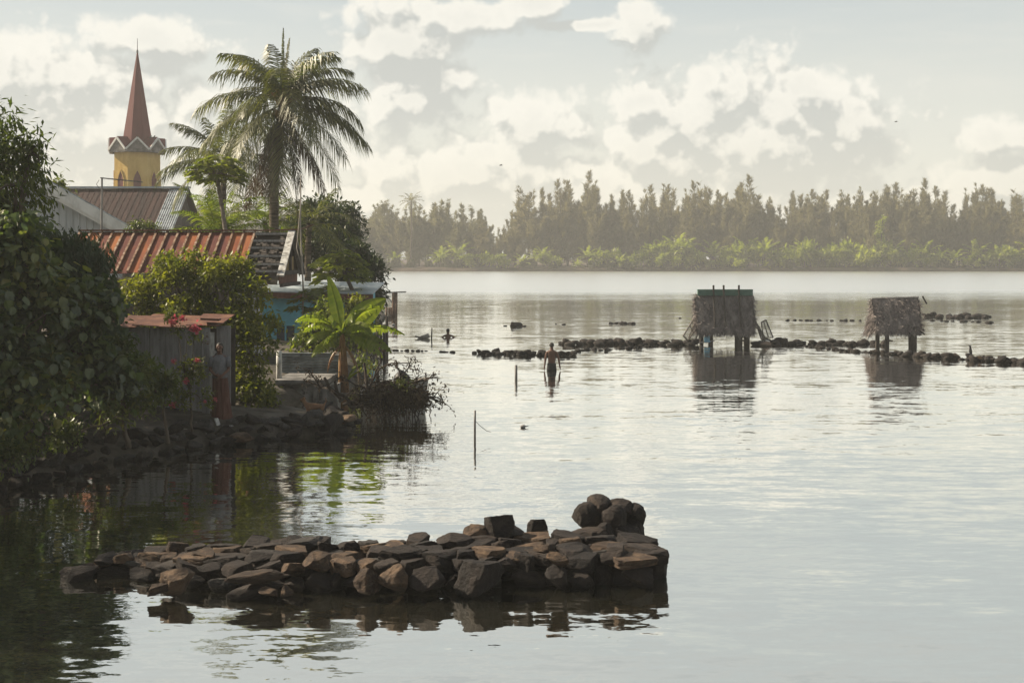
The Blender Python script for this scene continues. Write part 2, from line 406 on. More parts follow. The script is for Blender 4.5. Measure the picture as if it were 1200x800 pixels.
cov = t.step(d0, -.10, .42)
soft = t.step(el, .02, .12, .75, 1.0)
lit = t.step(t.math('ADD', t.math('SUBTRACT', d0, d1), t.math('MULTIPLY', t.math('SUBTRACT', t.noise(cmb.outputs[0], 42, 5, .6), .5), .35)), -.30, .22)
core = t.step(d0, .25, 1.25)
lit = t.math('SUBTRACT', lit, t.math('MULTIPLY', core, .25), clamp=True)
cc = t.mix(lit, (.45,.465,.445), (.765,.745,.675))
warm = t.mix(t.step(el, .0, .12), (1.03,1.0,.93), (1, 1, 1))
cc = t.mix(1.0, cc, warm, blend='MULTIPLY')
lowcap = t.step(el, .30, .45, 1.0, .35)
out = t.mix(t.math('MULTIPLY', t.math('MULTIPLY', cov, soft), t.math('MULTIPLY', lowcap, .92)), base, t.vmath('SCALE', cc, 10.0))
dim = t.math('MULTIPLY', t.step(spw.outputs[1], -.5, .55, .75, 1.0), .72)     # sky dimmed behind the camera to cut fill light and deepen shade
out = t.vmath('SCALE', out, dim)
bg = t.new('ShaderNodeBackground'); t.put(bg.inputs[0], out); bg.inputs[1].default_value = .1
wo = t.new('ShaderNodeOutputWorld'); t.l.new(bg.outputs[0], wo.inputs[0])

scene.view_settings.view_transform = 'Standard'; scene.view_settings.look = 'None'
scene.view_settings.gamma = 1; scene.view_settings.exposure = 0.8
scene.render.engine = 'CYCLES'
scene.cycles.max_bounces = 6; scene.cycles.diffuse_bounces = 2; scene.cycles.glossy_bounces = 3
scene.cycles.transmission_bounces = 3; scene.cycles.volume_bounces = 1; scene.cycles.transparent_max_bounces = 4
scene.cycles.caustics_reflective = False; scene.cycles.caustics_refractive = False

# ------------------------------------------------------------------ air
m, t = new_mat('lagoon_haze')
pv = t.new('ShaderNodeVolumePrincipled')
pv.inputs['Color'].default_value = (.90, .91, .90, 1); pv.inputs['Density'].default_value = .00058; pv.inputs['Anisotropy'].default_value = .35
o = t.new('ShaderNodeOutputMaterial'); t.l.new(pv.outputs[0], o.inputs['Volume'])
hz = G().box((0, 360, 15.5), (1500, 900, 36)).build('haze', m); tag(hz, kind='stuff')

# ------------------------------------------------------------------ water
m, t = new_mat('lagoon_water')
ge = t.new('ShaderNodeNewGeometry'); pos = ge.outputs['Position']
sp = t.new('ShaderNodeSeparateXYZ'); t.l.new(pos, sp.inputs[0])
Y = sp.outputs[1]
def ripple(sc, scale, rot=0.0, det=3):
    mp = t.new('ShaderNodeMapping'); t.put(mp.inputs['Vector'], pos); mp.inputs['Scale'].default_value = sc; mp.inputs['Rotation'].default_value = (0, 0, rot)
    return t.vmath('SUBTRACT', t.noise(mp.outputs[0], scale, det, .55, out=1), (.5, .5, .5))
r1 = ripple((.32, 1.0, 1), 4.2, .06, 3)
r2 = ripple((.28, 1.0, 1), 1.1, -.1, 2)
r3 = ripple((.5, 1.0, 1), 13.0, .1, 2)
calm = t.step(t.noise(t.scaled(pos, (.02, .11, 1)), 1.0, 3, .55), .40, .62)          # drifting cat's paws
streak = t.step(t.noise(t.scaled(pos, (.004, .05, 1), (3, 1, 0)), 1.0, 3, .5), .45, .6)
far = t.step(t.math('ADD', Y, t.math('MULTIPLY', t.math('SUBTRACT', t.noise(t.scaled(pos, (.006, .03, 1)), 1.0, 3), .5), 50)), 112, 168)
mid = t.step(Y, 40, 80)
amp = t.math('ADD', t.math('MULTIPLY', calm, .05), .055)
amp = t.math('MULTIPLY', amp, t.mix(mid, 1.35, .8, 'FLOAT'))
amp = t.mix(far, amp, t.math('ADD', .30, t.math('MULTIPLY', streak, .12)), 'FLOAT')
s = t.vmath('ADD', t.vmath('ADD', t.vmath('SCALE', r1, 1.0), t.vmath('SCALE', r2, .55)), t.vmath('SCALE', r3, .5))
s = t.vmath('MULTIPLY', t.vmath('SCALE', s, amp), (.55, 1.25, 0))
nrm = t.vmath('NORMALIZE', t.vmath('ADD', s, (0, 0, 1)))
murk = t.noise(t.scaled(pos, (.25, .3, 1)), 1.0, 4, .6)
body = t.mix(t.step(murk, .35, .65), (.018, .020, .015), (.05, .046, .03))
df = t.new('ShaderNodeBsdfDiffuse'); t.put(df.inputs[0], body)
gl = t.new('ShaderNodeBsdfGlossy'); gl.inputs['Color'].default_value = (.98, .98, .95, 1)
t.put(gl.inputs['Roughness'], t.mix(far, t.mix(mid, .03, .07, 'FLOAT'), .3, 'FLOAT')); t.put(gl.inputs['Normal'], nrm)
fr = t.new('ShaderNodeFresnel'); fr.inputs[0].default_value = 1.5; t.put(fr.inputs['Normal'], nrm)
mx = t.new('ShaderNodeMixShader'); t.put(mx.inputs[0], t.math('ADD', .70, t.math('MULTIPLY', fr.outputs[0], .5), clamp=True))
t.l.new(df.outputs[0], mx.inputs[1]); t.l.new(gl.outputs[0], mx.inputs[2])
o = t.new('ShaderNodeOutputMaterial'); t.l.new(mx.outputs[0], o.inputs[0])
wt = G().add([(-600, -60, 0), (600, -60, 0), (600, 780, 0), (-600, 780, 0)], [(0, 1, 2, 3)]).build('water', m)
tag(wt, kind='structure')

# ------------------------------------------------------------------ land
shore = [(-9.6, -40), (-9.4, 8), (-9.3, 18), (-9.15, 24), (-8.3, 27.3), (-7.1, 29.3), (-6.55, 30.4), (-5.8, 31.0), (-4.2, 31.9), (-3.75, 33.0), (-4.5, 34.1), (-6.3, 35.3), (-6.8, 37.2), (-6.5, 39.3), (-5.6, 39.9), (-4.9, 41.4), (-5.3, 46), (-6.0, 60), (-8.2, 90), (-14, 140), (-40, 190), (-200, 215), (-590, 225)]
def shore_x(y):
    ys = [q[1] for q in shore]; return float(np.interp(y, ys, [q[0] for q in shore]))
g = G(); rows = []
ysmp = np.concatenate([np.arange(-40, 20, 4.0), np.arange(20, 46, .5), np.arange(46, 224, 5)])
offs = [(.25, -1.2), (0, -.12), (.18, .12), (.5, .3), (1.1, .42), (2.2, .55), (4, .7), (8, .85), (16, 1.0), (60, 1.1), (560, 1.2)]
vs = []
for y in ysmp:
    x0 = shore_x(y) + .12 * math.sin(y * 2.3) + .08 * math.sin(y * 5.1)
    for k, (dx, z) in enumerate(offs):
        q = 0 if k < 2 or k > 7 else rng.normal(0, .05)
        vs.append((x0 + .3 - dx if k == 0 else x0 - dx, y, z + q))
nc = len(offs)
fs = [(i * nc + k, i * nc + k + 1, (i + 1) * nc + k + 1, (i + 1) * nc + k) for i in range(len(ysmp) - 1) for k in range(nc - 1)]
g.add(vs, [q[::-1] for q in fs]); tag(g.build('ground', 'soil', smooth=True), kind='structure')
# the wooded shore across the lagoon
g = G(); vs = []
xs = np.arange(-480, 481, 6.0)
for x in xs:
    w = 1.6 * math.sin(x * .05) + .8 * math.sin(x * .17 + 1)
    for dy, z in [(0, -1.2), (.4, .05), (1.2, .75), (5, 1.1), (30, 1.4), (400, 1.5)]:
        vs.append((x, 336 + w + dy, z + (rng.normal(0, .12) if 0 < dy < 20 else 0)))
fs = [(i * 6 + k, i * 6 + k + 1, (i + 1) * 6 + k + 1, (i + 1) * 6 + k) for i in range(len(xs) - 1) for k in range(5)]
g.add(vs, [q[::-1] for q in fs]); tag(g.build('far_shore', 'bank', smooth=True), kind='structure')

# ================================================================== FAR TREES
def casuarina_mesh(h, seed, width=.24, nbr=15, lead=1, round_=False):
    """trunk, and a crown of many ascending feathery plumes that end in spikes."""
    gt, gc = G(), G()
    gt.tube([(0, 0, -.4), (rng.normal(0, .15), rng.normal(0, .15), h * .35), (rng.normal(0, .3), rng.normal(0, .3), h * .6), (0, 0, h * .8)], [.32, .24, .13, .05], 6)
    pts, axs, lens = [], [], []
    for i in range(nbr + lead):
        top = i < lead
        u = rng.uniform(.25, .5) if top else rng.uniform(.02, .62)
        a = i * 2.4 + rng.normal(0, .3)
        z0 = u * h * .8
        zt = h * (1 - i * .06) if top else min(z0 + h * rng.uniform(.2, .4), h * rng.uniform(.62, .95))
        rr = h * width * (rng.uniform(.05, .45) if top else (rng.uniform(.5, 1.1) * (1.15 - .75 * u)))
        out = np.array([math.cos(a), math.sin(a), 0]) * rr
        p0 = np.array([0, 0, z0]); pass
        up = np.array([0, 0, 1.0]); nb = int(18 + (zt - z0) * 3.8)
        curve = lambda q: p0 + out * (q[:, None] ** .6) + up * ((zt - z0) * q[:, None] ** 1.15)
        tk = rng.random(nb) ** .8; root_ = curve(tk)
        dk = unit(rdir(nb) * (1, 1, .35) + up * (.55 if not round_ else .25) + out / max(rr, .1) * .15)
        lk = (.12 + h * (.15 if round_ else .125) * (1 - tk) ** 1.0 * (1 - .5 * (tk < .1))) * rng.uniform(.45, 1.25, nb)
        per = 17; w = rng.random((nb, per, 1)) ** .8
        cv = root_[:, None] + dk[:, None] * lk[:, None, None] * w + up * (lk[:, None, None] * .3 * w ** 2) + rng.normal(0, 1, (nb, per, 3)) * (.09 + .10 * lk[:, None, None] * .5)
        av = unit(dk[:, None] + up * .45 + rng.normal(0, .33, (nb, per, 3)))
        q = np.linspace(.2, 1, 34); tipv = curve(q) + rng.normal(0, .07, (34, 3)); tipa = unit(np.repeat(up[None], 34, 0) + rng.normal(0, .35, (34, 3)))
        cv = np.concatenate([cv.reshape(-1, 3), tipv]); av = np.concatenate([av.reshape(-1, 3), tipa])
        if i % 2 == 0: gt.tube([p0, p0 + out * .55 + (0, 0, (zt - z0) * .33), p0 + out * .9 + (0, 0, (zt - z0) * .75)], [.09, .06, .02], 3, False)
        pts.append(cv); axs.append(av)
    pp = np.concatenate(pts); ax = np.concatenate(axs)
    keep = pp[:, 2] > .2; pp, ax = pp[keep], ax[keep]
    leaves(gc, pp, ax, rng.uniform(.5, 1.3, len(pp)), rng.uniform(.07, .16, len(pp)) * (1.3 if round_ else 1), fold=.1, curl=.12)
    return gt, gc
def far_tree(gt, gc, leaf, label, group, name='casuarina_tree'):
    r = thing(name, (0, 0, 0), label, 'tree', group)
    gt.build('trunk', 'bark', r, True); gc.build('crown', leaf, r)
    return r
GC = 'trees of the wood on the far shore'
protos = []
for i, (w, nb, ld, rd, lf) in enumerate([(.26,15,2,False,'cas'),(.29,18,3,False,'cas'),(.22,13,1,False,'cas'),(.29,17,4,True,'cas'),(.32,19,4,True,'casg'),(.28,17,3,True,'casg')]):
    protos.append(far_tree(*casuarina_mesh(20, i, w, nb, ld, rd), lf, 'feathery casuarina tree in the wood across the lagoon', GC))
prof_x = [0,380,410,440,480,520,560,585,600,620,640,690,720,760,800,850,875,900,915,935,985,1050,1080,1120,1150,1180,1300]
prof_y = [232,236,238,233,234,233,241,262,250,216,223,206,226,218,214,217,213,230,240,224,224,216,218,229,217,221,220]
used = [False] * len(protos)
def put_far(k, x, y, h, label):
    sc = h / 20.0
    o = protos[k] if not used[k] else copy_tree(protos[k])
    used[k] = True
    return place(o, (x, y, 1.0), rng.uniform(0, 6.28), (sc * rng.uniform(.85, 1.15),) * 2 + (sc,), label, GC)
def lab_far(px, k):
    if px < 590: return 'hazy feathery tree in the paler wood at the left of the far shore'
    if px < 915: return 'brownish feathery casuarina in the middle stretch of the wood across the lagoon'
    return 'brown feathery casuarina in the right hand stretch of the wood across the lagoon'
for row, (yy, stp, f0) in enumerate([(347, 4.6, .80), (355, 4.4, .97), (364, 4.8, .99)]):
    x = -172.0
    while x < 176:
        xx = x + rng.normal(0, 1.2); Yv = yy + rng.normal(0, 2)
        px = 600 + xx / Yv * F
        top = float(np.interp(px, prof_x, prof_y)) + (rng.exponential(5) if row else rng.exponential(10))
        h = (CAM_H + (HOR - top) / F * Yv - 1.0) * (f0 if row == 0 else 1)
        h = max(h, 5)
        k = rng.choice([3, 4, 5, 4]) if px < 585 else rng.choice([0, 1, 2, 0, 3, 1])
        put_far(int(k), xx, Yv, h, lab_far(px, k))
        x += stp * rng.uniform(.75, 1.25)
for px, top, lab in [(689,202,'tallest casuarina with a narrow plume top rising above the wood'),(657,212,'thin leaning casuarina top left of the tallest plume'),(877,208,'tall casuarina plume just left of the dip in the treeline'),(1078,212,'narrow casuarina spike standing above the right hand treeline'),(1150,217,'broad casuarina top near the right end of the wood'),(640,222,'bushy casuarina at the left end of the brown wood')]:
    put_far(2 if px != 1150 else 1, (px - 600) / F * 352, 352, CAM_H + (HOR - top) / F * 352 - 1, lab)

# palms ------------------------------------------------------------
def frond_geo(g, base, azm, el0, length, droop, leaf_l, n=46, wid=.05, sag=.55, twist=0.0, rach=.022, rag=.12):
    pts = []; p = np.array(base, float); m = 16
    dirs = []
    for i in range(m + 1):
        tt = i / m; e = el0 - droop * tt ** 1.25
        d = np.array([math.cos(azm) * math.cos(e), math.sin(azm) * math.cos(e), math.sin(e)])
        pts.append(p.copy()); dirs.append(d); p = p + d * length / m
    g.tube(pts, np.linspace(rach, rach * .2, m + 1), 4)
    pts = np.array(pts); dirs = np.array(dirs)
    for sgn in (-1, 1):
        for i in range(n):
            tt = .14 + .86 * (i + rng.uniform(-.3, .3)) / n
            tt = min(max(tt, .1), 1)
            if rng.random() < rag * .5: continue
            f = tt * m; a = min(int(f), m - 1); fr_ = f - a
            q = pts[a] * (1 - fr_) + pts[a + 1] * fr_; d = dirs[a]
            side = np.cross(d, [0, 0, 1.0]); ns = np.linalg.norm(side)
            side = side / ns if ns > .05 else np.array([math.sin(azm), -math.cos(azm), 0])
            up = np.cross(side, d)
            side = side * math.cos(twist) + up * math.sin(twist)
            ll = leaf_l * (.35 + .65 * math.sin(math.pi * min(tt * .92 + .12, 1)) ** .6) * rng.uniform(.75, 1.12)
            dd = side * sgn * .8 + d * (.45 + .5 * tt) + up * rng.uniform(.0, .3) + rng.normal(0, .08, 3)
            dd /= np.linalg.norm(dd)
            sg = sag * rng.uniform(.6, 1.3)
            q1 = q + dd * ll * .45 + np.array([0, 0, -sg * .18 * ll]); q2 = q + dd * ll * .85 + np.array([0, 0, -sg * .75 * ll])
            wv = d * wid * .5
            g.add([q - wv * .6, q + wv * .6, q1 + wv, q1 - wv, q2], [(0, 1, 2, 3), (3, 2, 4)])
def palm(name, base, top, label, cat, nfr, flen, leafm, lift=(85, -60), leaf_l=.75, dead=0, nuts=0, r=(.2, .13), group=None, n=46, droop=(.7, 1.5), azs=None, sag=.55, explicit=()):
    tr = thing(name, base, label, cat, group)
    g = G(); bl = np.array(base, float); tp = np.array(top, float)
    cv = [bl - (0, 0, .3), bl + (tp - bl) * .3 + rng.normal(0, .08, 3), bl + (tp - bl) * .65 + rng.normal(0, .08, 3), tp]
    g.tube(cv, np.linspace(r[0], r[1], 4), 10); g.build('trunk', 'palmbark', tr, True)
    for i in range(nfr):
        u = (i + .5) / nfr
        e = R(lift[0] + (lift[1] - lift[0]) * u ** 1.0 + rng.normal(0, 5))
        a = i * 2.39996 + rng.normal(0, .2)
        g = G(); fl = flen * rng.uniform(.85, 1.08) * (.75 if u < .08 else 1)
        frond_geo(g, tp, a, e, fl, rng.uniform(*droop) * (.35 if u < .1 else 1) * (1 if e > -.4 else .5), leaf_l, n, sag=sag)
        g.build('frond', leafm, tr)
    for a, e, fl, dr, *ls in explicit:
        g = G(); frond_geo(g, tp, a, e, fl, dr, leaf_l * (ls[0] if ls else 1), n, sag=sag); g.build('frond', leafm, tr)
    for i in range(dead):
        g = G(); a = i * 2.1 + rng.normal(0, .3)
        frond_geo(g, tp - (0, 0, .25), a, R(rng.uniform(-84, -52)), flen * rng.uniform(.7, 1.35), rng.uniform(.05, .25), leaf_l * .75, n, sag=1.1, rag=.3, wid=.07)
        g.build('dead_frond', 'palmdead', tr)
    if nuts:
        for i in range(26):
            a = i * 2.4; g = G(); d = np.array([math.cos(a), math.sin(a), rng.uniform(.2, 1.6)]); d /= np.linalg.norm(d)
            g.tube([tp - (0, 0, .25), tp + d * .35, tp + d * .75], [.07, .05, .025], 5); g.build('leaf_base', 'bananast', tr, True)
    for i in range(nuts):
        a = i * 2.4; g = G(); c = tp + np.array([math.cos(a) * .33, math.sin(a) * .33, -.35 - .12 * (i % 3)])
        bm = bmesh.new(); bmesh.ops.create_icosphere(bm, subdivisions=2, radius=.13)
        g.add([tuple(c + np.array(v.co) * (1, 1, 1.2)) for v in bm.verts], [[v.index for v in f.verts] for f in bm.faces]); bm.free()
        g.build('coconut', 'coconut', tr, True)
    return tr
# far palms and shore plants
gp = thing('coconut_palm', (0, 0, 0), 'small hazy coconut palm standing above the left end of the far wood', 'palm tree')
g = G(); g.tube([(0, 0, 0), (.3, 0, 8), (.2, 0, 16.5)], [.25, .2, .15], 6); g.build('trunk', 'palmbark', gp, True)
g = G()
for i in range(20): frond_geo(g, (.2, 0, 16.5), i * 2.4, R(70 - 5.5 * i), 3.6, 1.0, .9, 18, wid=.16)
g.build('crown', 'casg', gp)
place(gp, ((481 - 600) / F * 344, 344, 1.0))
GS = 'bright plants along the far waterline'
yp = []
for i in range(3):
    r_ = thing('young_palm', (0, 0, 0), 'bright green young palm at the waterline below the far casuarinas', 'palm tree', GS)
    g = G(); hh = 1.2 + i * .9; g.tube([(0, 0, -.3), (.1, 0, hh)], [.16, .1], 6); g.build('trunk', 'palmbark', r_, True)
    g = G()
    for k in range(13): frond_geo(g, (.1, 0, hh), k * 2.4, R(80 - 6.5 * k), 2.9 + .4 * i, 1.0, .85, 16, wid=.2)
    g.build('crown', 'farsh', r_); yp.append(r_)
for i in range(3):
    r_ = thing('shore_shrub', (0, 0, 0), 'broad leaved green shrub at the waterline below the far casuarinas', 'shrub', GS)
    g = G(); bl = [((rng.normal(0, 1.1), rng.normal(0, .8), rng.uniform(.9, 2.9)), (1.2, 1.1, 1.0)) for _ in range(5)]
    for c, _ in bl: g.tube([(0, 0, -.3), tuple(np.array(c) * .6), c], [.12, .08, .04], 5)
    g.build('trunk', 'bark', r_, True)
    g = G(); crown(g, bl, 200, 6, .8, .3, droop=.1, spread=.5, gap=-.5, shell=.3); g.build('crown', ['farsh', 'farsh', 'fardk'][i], r_); yp.append(r_)
r_ = thing('shore_tree', (0, 0, 0), 'slender pale green tree with stacked leaf clumps by the far waterline', 'tree', GS)
g = G(); bl = [((rng.normal(0, .3 + .9 * (1 - i / 9)), rng.normal(0, .4), 1.2 + i * .95), (1.25 - .09 * i, 1.1 - .08 * i, .55)) for i in range(10)]
g.tube([(0, 0, -.3), (.2, 0, 5), (0, 0, 9.8)], [.2, .14, .05], 6); g.build('trunk', 'bark', r_, True)
g = G(); crown(g, bl, 420, 6, .6, .3, droop=.3, spread=.4, gap=-.6); g.build('crown', 'farsh', r_); yp.append(r_)
yu = [False] * 7
def put_yp(k, x, y, sc, lab=None):
    o = yp[k] if not yu[k] else copy_tree(yp[k]); yu[k] = True
    return place(o, (x, y, .6), rng.uniform(0, 6.28), sc, lab, GS)
put_yp(6, (1034 - 600) / F * 339, 339, 1.28, 'tallest pale green tree with stacked leaf clumps at the right of the far waterline')
put_yp(6, (1141 - 600) / F * 338, 338, .72, 'small pale green tree with a bare stem right of the tallest bright one')
dens_px = [0,410,560,600,640,700,760,800,840,900,960,1000,1040,1080,1110,1150,1200,1300]
dens_v  = [.15,.15,.4,.5,.6,.45,.55,.85,.95,1.05,1.15,1.0,1.2,.8,.55,.7,1.0,.8]
x = -165.0
while x < 168:
    px = 600 + x / 339 * F; dv = float(np.interp(px, dens_px, dens_v))
    if px < 600: nm = 'hazy green {} below the paler wood at the left of the far shore'
    elif px < 780: nm = 'green {} at the waterline below the tallest casuarinas'
    elif px < 1010: nm = 'bright yellow green {} in the thick belt at the middle of the far waterline'
    else: nm = 'sunlit green {} at the right hand end of the far waterline'
    if rng.random() < dv * .95:
        k = int(rng.choice([0, 1, 2, 3, 4, 3, 4])); put_yp(k, x + rng.normal(0, .8), 339 + rng.normal(0, .8), rng.uniform(.55, 1.25) * (.7 + .4 * dv), nm.format('young palm' if k < 3 else 'shrub'))
    if rng.random() < .75:
        put_yp(5, x + 1 + rng.normal(0, .8), 338.3 + rng.normal(0, .5), rng.uniform(.5, .8), 'dark low shrub along the far waterline')
    if rng.random() < dv * .95:
        k = int(rng.choice([1, 3, 4, 3])); put_yp(k, x + rng.normal(0, 1), 342 + rng.normal(0, .8), rng.uniform(.8, 1.95) * (.65 + .45 * dv), nm.format('young palm' if k < 3 else 'shrub'))
    x += 2.7
# ================================================================== BUILDINGS
def corr_sheet(g, c0, u, v, n_wave, amp, thick=.012, seg=6):
    """corrugated sheet: corner c0, u runs across the waves, v along them."""
    c0, u, v = (np.asarray(q, float) for q in (c0, u, v)); nrm = unit(np.cross(u, v))
    m = n_wave * seg; vs = []
    for side in (0, 1):
        for i in range(m + 1):
            tt = i / m; off = nrm * (amp * math.sin(tt * n_wave * 2 * math.pi) - side * thick)
            vs += [c0 + u * tt + off, c0 + u * tt + v + off]
    k = 2 * (m + 1)
    f = [(2*i, 2*i+2, 2*i+3, 2*i+1) for i in range(m)] + [(k+2*i+1, k+2*i+3, k+2*i+2, k+2*i) for i in range(m)]
    f += [(2*i, k+2*i, k+2*i+2, 2*i+2) for i in range(m)] + [(2*i+1, 2*i+3, k+2*i+3, k+2*i+1) for i in range(m)]
    f += [(0, 1, k+1, k), (2*m, k+2*m, k+2*m+1, 2*m+1)]
    g.add(vs, f)
def slab(g, quad, th):
    q = np.asarray(quad, float); n = unit(np.cross(q[1] - q[0], q[3] - q[0]))
    g.add(np.concatenate([q, q - n * th]), [(0,1,2,3),(7,6,5,4),(0,4,5,1),(1,5,6,2),(2,6,7,3),(3,7,4,0)])

# ---- church steeple
D = 150.0; cx = (161 - 600) / F * D
t = thing('church_tower', (cx, D, 1.0), 'yellow octagonal church tower with a tall dark red spire', 'church tower')
def octa(r, z, rot=R(-7.2)): return [(cx + r * math.sin(rot + k * math.pi / 4), D - r * math.cos(rot + k * math.pi / 4), z) for k in range(8)]
g = G(); r = 2.62; g.add(octa(r, -1) + octa(r, 15.3), [(k, (k + 1) % 8, 8 + (k + 1) % 8, 8 + k) for k in range(8)] + [tuple(range(8, 16)), tuple(range(8))[::-1]])
wl = g.build('wall', 'yellow', t)
for k in range(8):
    a = octa(r, 0)[k]; b = octa(r, 0)[(k + 1) % 8]
    a, b = np.array(a), np.array(b); mid_ = (a + b) / 2; u = unit(b - a); nn = unit(mid_ - (cx, D, 0)); up = np.array([0, 0, 1.0])
    g = G(); ww = .46
    arch = [(-ww, 10.4), (ww, 10.4), (ww, 12.3), (ww * .7, 12.75), (0, 13.35), (-ww * .7, 12.75), (-ww, 12.3)]
    f0 = [mid_ + u * x + up * z + nn * .03 for x, z in arch]; b0 = [mid_ + u * x + up * z - nn * .1 for x, z in arch]
    n_ = len(arch); g.add(f0 + b0, [tuple(range(n_)), tuple(range(n_, 2 * n_))[::-1]] + [(i, n_ + i, n_ + (i + 1) % n_, (i + 1) % n_) for i in range(n_)])
    wn = g.build('window', 'redwin', t)
    g = G()
    for i in range(n_):
        if i == 0: continue
        p, q = arch[i], arch[(i + 1) % n_]
        g.bar(mid_ + u * p[0] + up * p[1] + nn * .04, mid_ + u * q[0] + up * q[1] + nn * .04, .1, .1, nn)
    g.build('frame', 'yellow', wn)
    # gable above each face
    ra = 3.2; A = np.array(octa(ra, 15.25)[k]); Bq = np.array(octa(ra, 15.25)[(k + 1) % 8]); M_ = (A + Bq) / 2
    ap = M_ + up * 1.55; A2 = A; B2 = Bq
    lowm = up * 0
    g = G(); g.add([A, Bq, B2 * 0 + Bq + up * .25, ap, A + up * .25], [(0, 1, 2, 3, 4)])
    inn = [q + (np.array([cx, D, 0]) - q * (1, 1, 0)) * .12 for q in (A, Bq)]
    g.add([A, Bq, inn[1], inn[0]], [(3, 2, 1, 0)])
    g.build('gable', 'conc', t)
    g = G(); g.bar(A + up * .28 + nn * .06, ap + nn * .06, .19, .14, nn); g.bar(Bq + up * .28 + nn * .06, ap + nn * .06, .19, .14, nn); g.build('bargeboard', 'white', t)
    g = G(); c_ = np.array([cx, D, 17.1]); slab(g, [A + up * .42, ap + up * .16, c_, c_], .05); slab(g, [ap + up * .16, Bq + up * .42, c_, c_], .05); g.build('gable_roof', 'spire', t)
g = G(); o1, o2, o3 = octa(2.05, 15.9), octa(1.55, 17.4), octa(.06, 26.4)
sp_ = octa(1.72, 16.4)
g.add(sp_ + o3, [(k, (k + 1) % 8, 8 + (k + 1) % 8, 8 + k) for k in range(8)] + [tuple(range(8, 16))]); g.build('spire', 'spire', t)
g = G(); g.tube([(cx, D, 26.2), (cx, D, 27.9)], [.05, .025], 6); g.tube([(cx, D, 26.3), (cx, D, 26.6)], [.12, .1], 8); g.build('finial', 'metal', t)
for dx in (184 - 161, 188 - 161.0):
    b_ = G(); bx_ = cx + dx / F * D; b_.tube([(bx_ - .16, D - 2.6, 16.75), (bx_, D - 2.6, 16.85), (bx_ + .05, D - 2.6, 16.98), (bx_ + .14, D - 2.6, 17.0)], [.03, .09, .06, .02], 6)
    b_.tube([(bx_, D - 2.6, 16.5), (bx_, D - 2.6, 16.8)], .015, 4)
    tag(b_.build('bird', 'bird'), 'small dark bird perched on the right edge of the church tower roof', 'bird', 'birds on the church tower')

# ---- dark red roofed hall in front of the steeple
D = 95.0; xl, xr = (84 - 600) / F * D - 3, (222 - 600) / F * D; zr = CAM_H + (HOR - 221) / F * D; ze = zr - 3.3
t = thing('hall', ((xl + xr) / 2, D, 1.0), 'hall with a long dark red rusty metal roof below the steeple', 'building')
g = G(); xs_ = xr - 1.35
slab(g, [(xl, D - 5.2, ze), (xs_, D - 5.2, ze), (xs_, D, zr), (xl, D, zr)], .06)
for i in range(26): x = xl + .2 + i * (xs_ - xl) / 26; g.bar((x, D - 5.2, ze + .02), (x, D, zr + .02), .02, .012)
slab(g, [(xr, D + 5.2, ze), (xl, D + 5.2, ze), (xl, D, zr), (xr, D, zr)], .06)
g.build('roof', 'rustr', t)
g = G(); corr_sheet(g, (xs_ + .01, D - 5.2, ze + .03), (xr - xs_, 0, 0), (0, 5.2, zr - ze), 9, .03); g.build('grey_roof_sheet', 'tin', t)
g = G(); g.box(((xl + xr) / 2, D, zr + .08), (xr - xl + .1, .5, .12)); g.build('ridge_cap', 'ridge', t)
g = G(); g.box(((xl + xr) / 2, D, (ze + .2) / 2 + .4), (xr - xl - .8, 9.6, ze - .4)); g.add([(xr - .4, D - 4.8, ze - .2), (xr - .4, D + 4.8, ze - .2), (xr - .4, D, zr - .15)], [(0, 1, 2)]); g.build('wall', 'wooddk', t)

# ---- pale house with a white gable
D = 66.0; S = D / F
ax_, az_ = (28 - 600) * S, CAM_H + (HOR - 200) * S
ex, ez = (158 - 600) * S, CAM_H + (HOR - 273) * S
run, rise = ex - ax_, az_ - ez
t = thing('gable_house', (ax_, D + 4, 1.0), 'pale grey boarded house gable with a thick white bargeboard behind the rusty roof', 'house')
g = G(); wy = D + .55
w_ = [(ax_ - run * .86, wy, 0.6), (ax_ + run * .86, wy, 0.6), (ax_ + run * .86, wy, ez + rise * .1), (ax_, wy, az_ - .25), (ax_ - run * .86, wy, ez + rise * .1)]
sk = ax_ / D * 8 - .4
w2 = [(x + sk * .87, y + 7, z) for x, y, z in w_]
g.add(w_ + w2, [(0,1,2,3,4), (9,8,7,6,5), (1,6,7,2), (0,4,9,5)])
for i in range(28):
    x = ax_ - run * .84 + i * run * 1.68 / 27; zt = az_ - .3 - abs(x - ax_) / run * rise * 1.0
    g.bar((x, wy - .02, .6), (x, wy - .02, zt), .05, .04, (0, 1, 0))
g.build('wall', 'clap', t)
for s_ in (-1, 1):
    g = G(); q = [(ax_, D, az_), (ax_ + s_ * run, D, ez), (ax_ + s_ * run + sk, D + 8, ez), (ax_ + sk, D + 8, az_)]
    slab(g, [np.array(p) + (0, 0, .16) for p in (q if s_ < 0 else q[::-1])], .06); g.build('roof_slope', 'tin', t)
    g = G(); g.bar((ax_, D - .05, az_ - .1), (ax_ + s_ * run, D - .05, ez - .1), .09, .46, (0, 0, 1)); g.bar((ax_, D + .06, az_ - .44), (ax_ + s_ * run * .97, D + .06, ez - .3), .1, .22, (0, 0, 1)); g.build('bargeboard', 'white', t)
    g = G(); slab(g, [(ax_, D + .12, az_ - .2), (ax_ + s_ * run, D + .12, ez - .2), (ax_ + s_ * run, wy, ez - .2), (ax_, wy, az_ - .2)], .03); g.build('soffit', 'white', t)

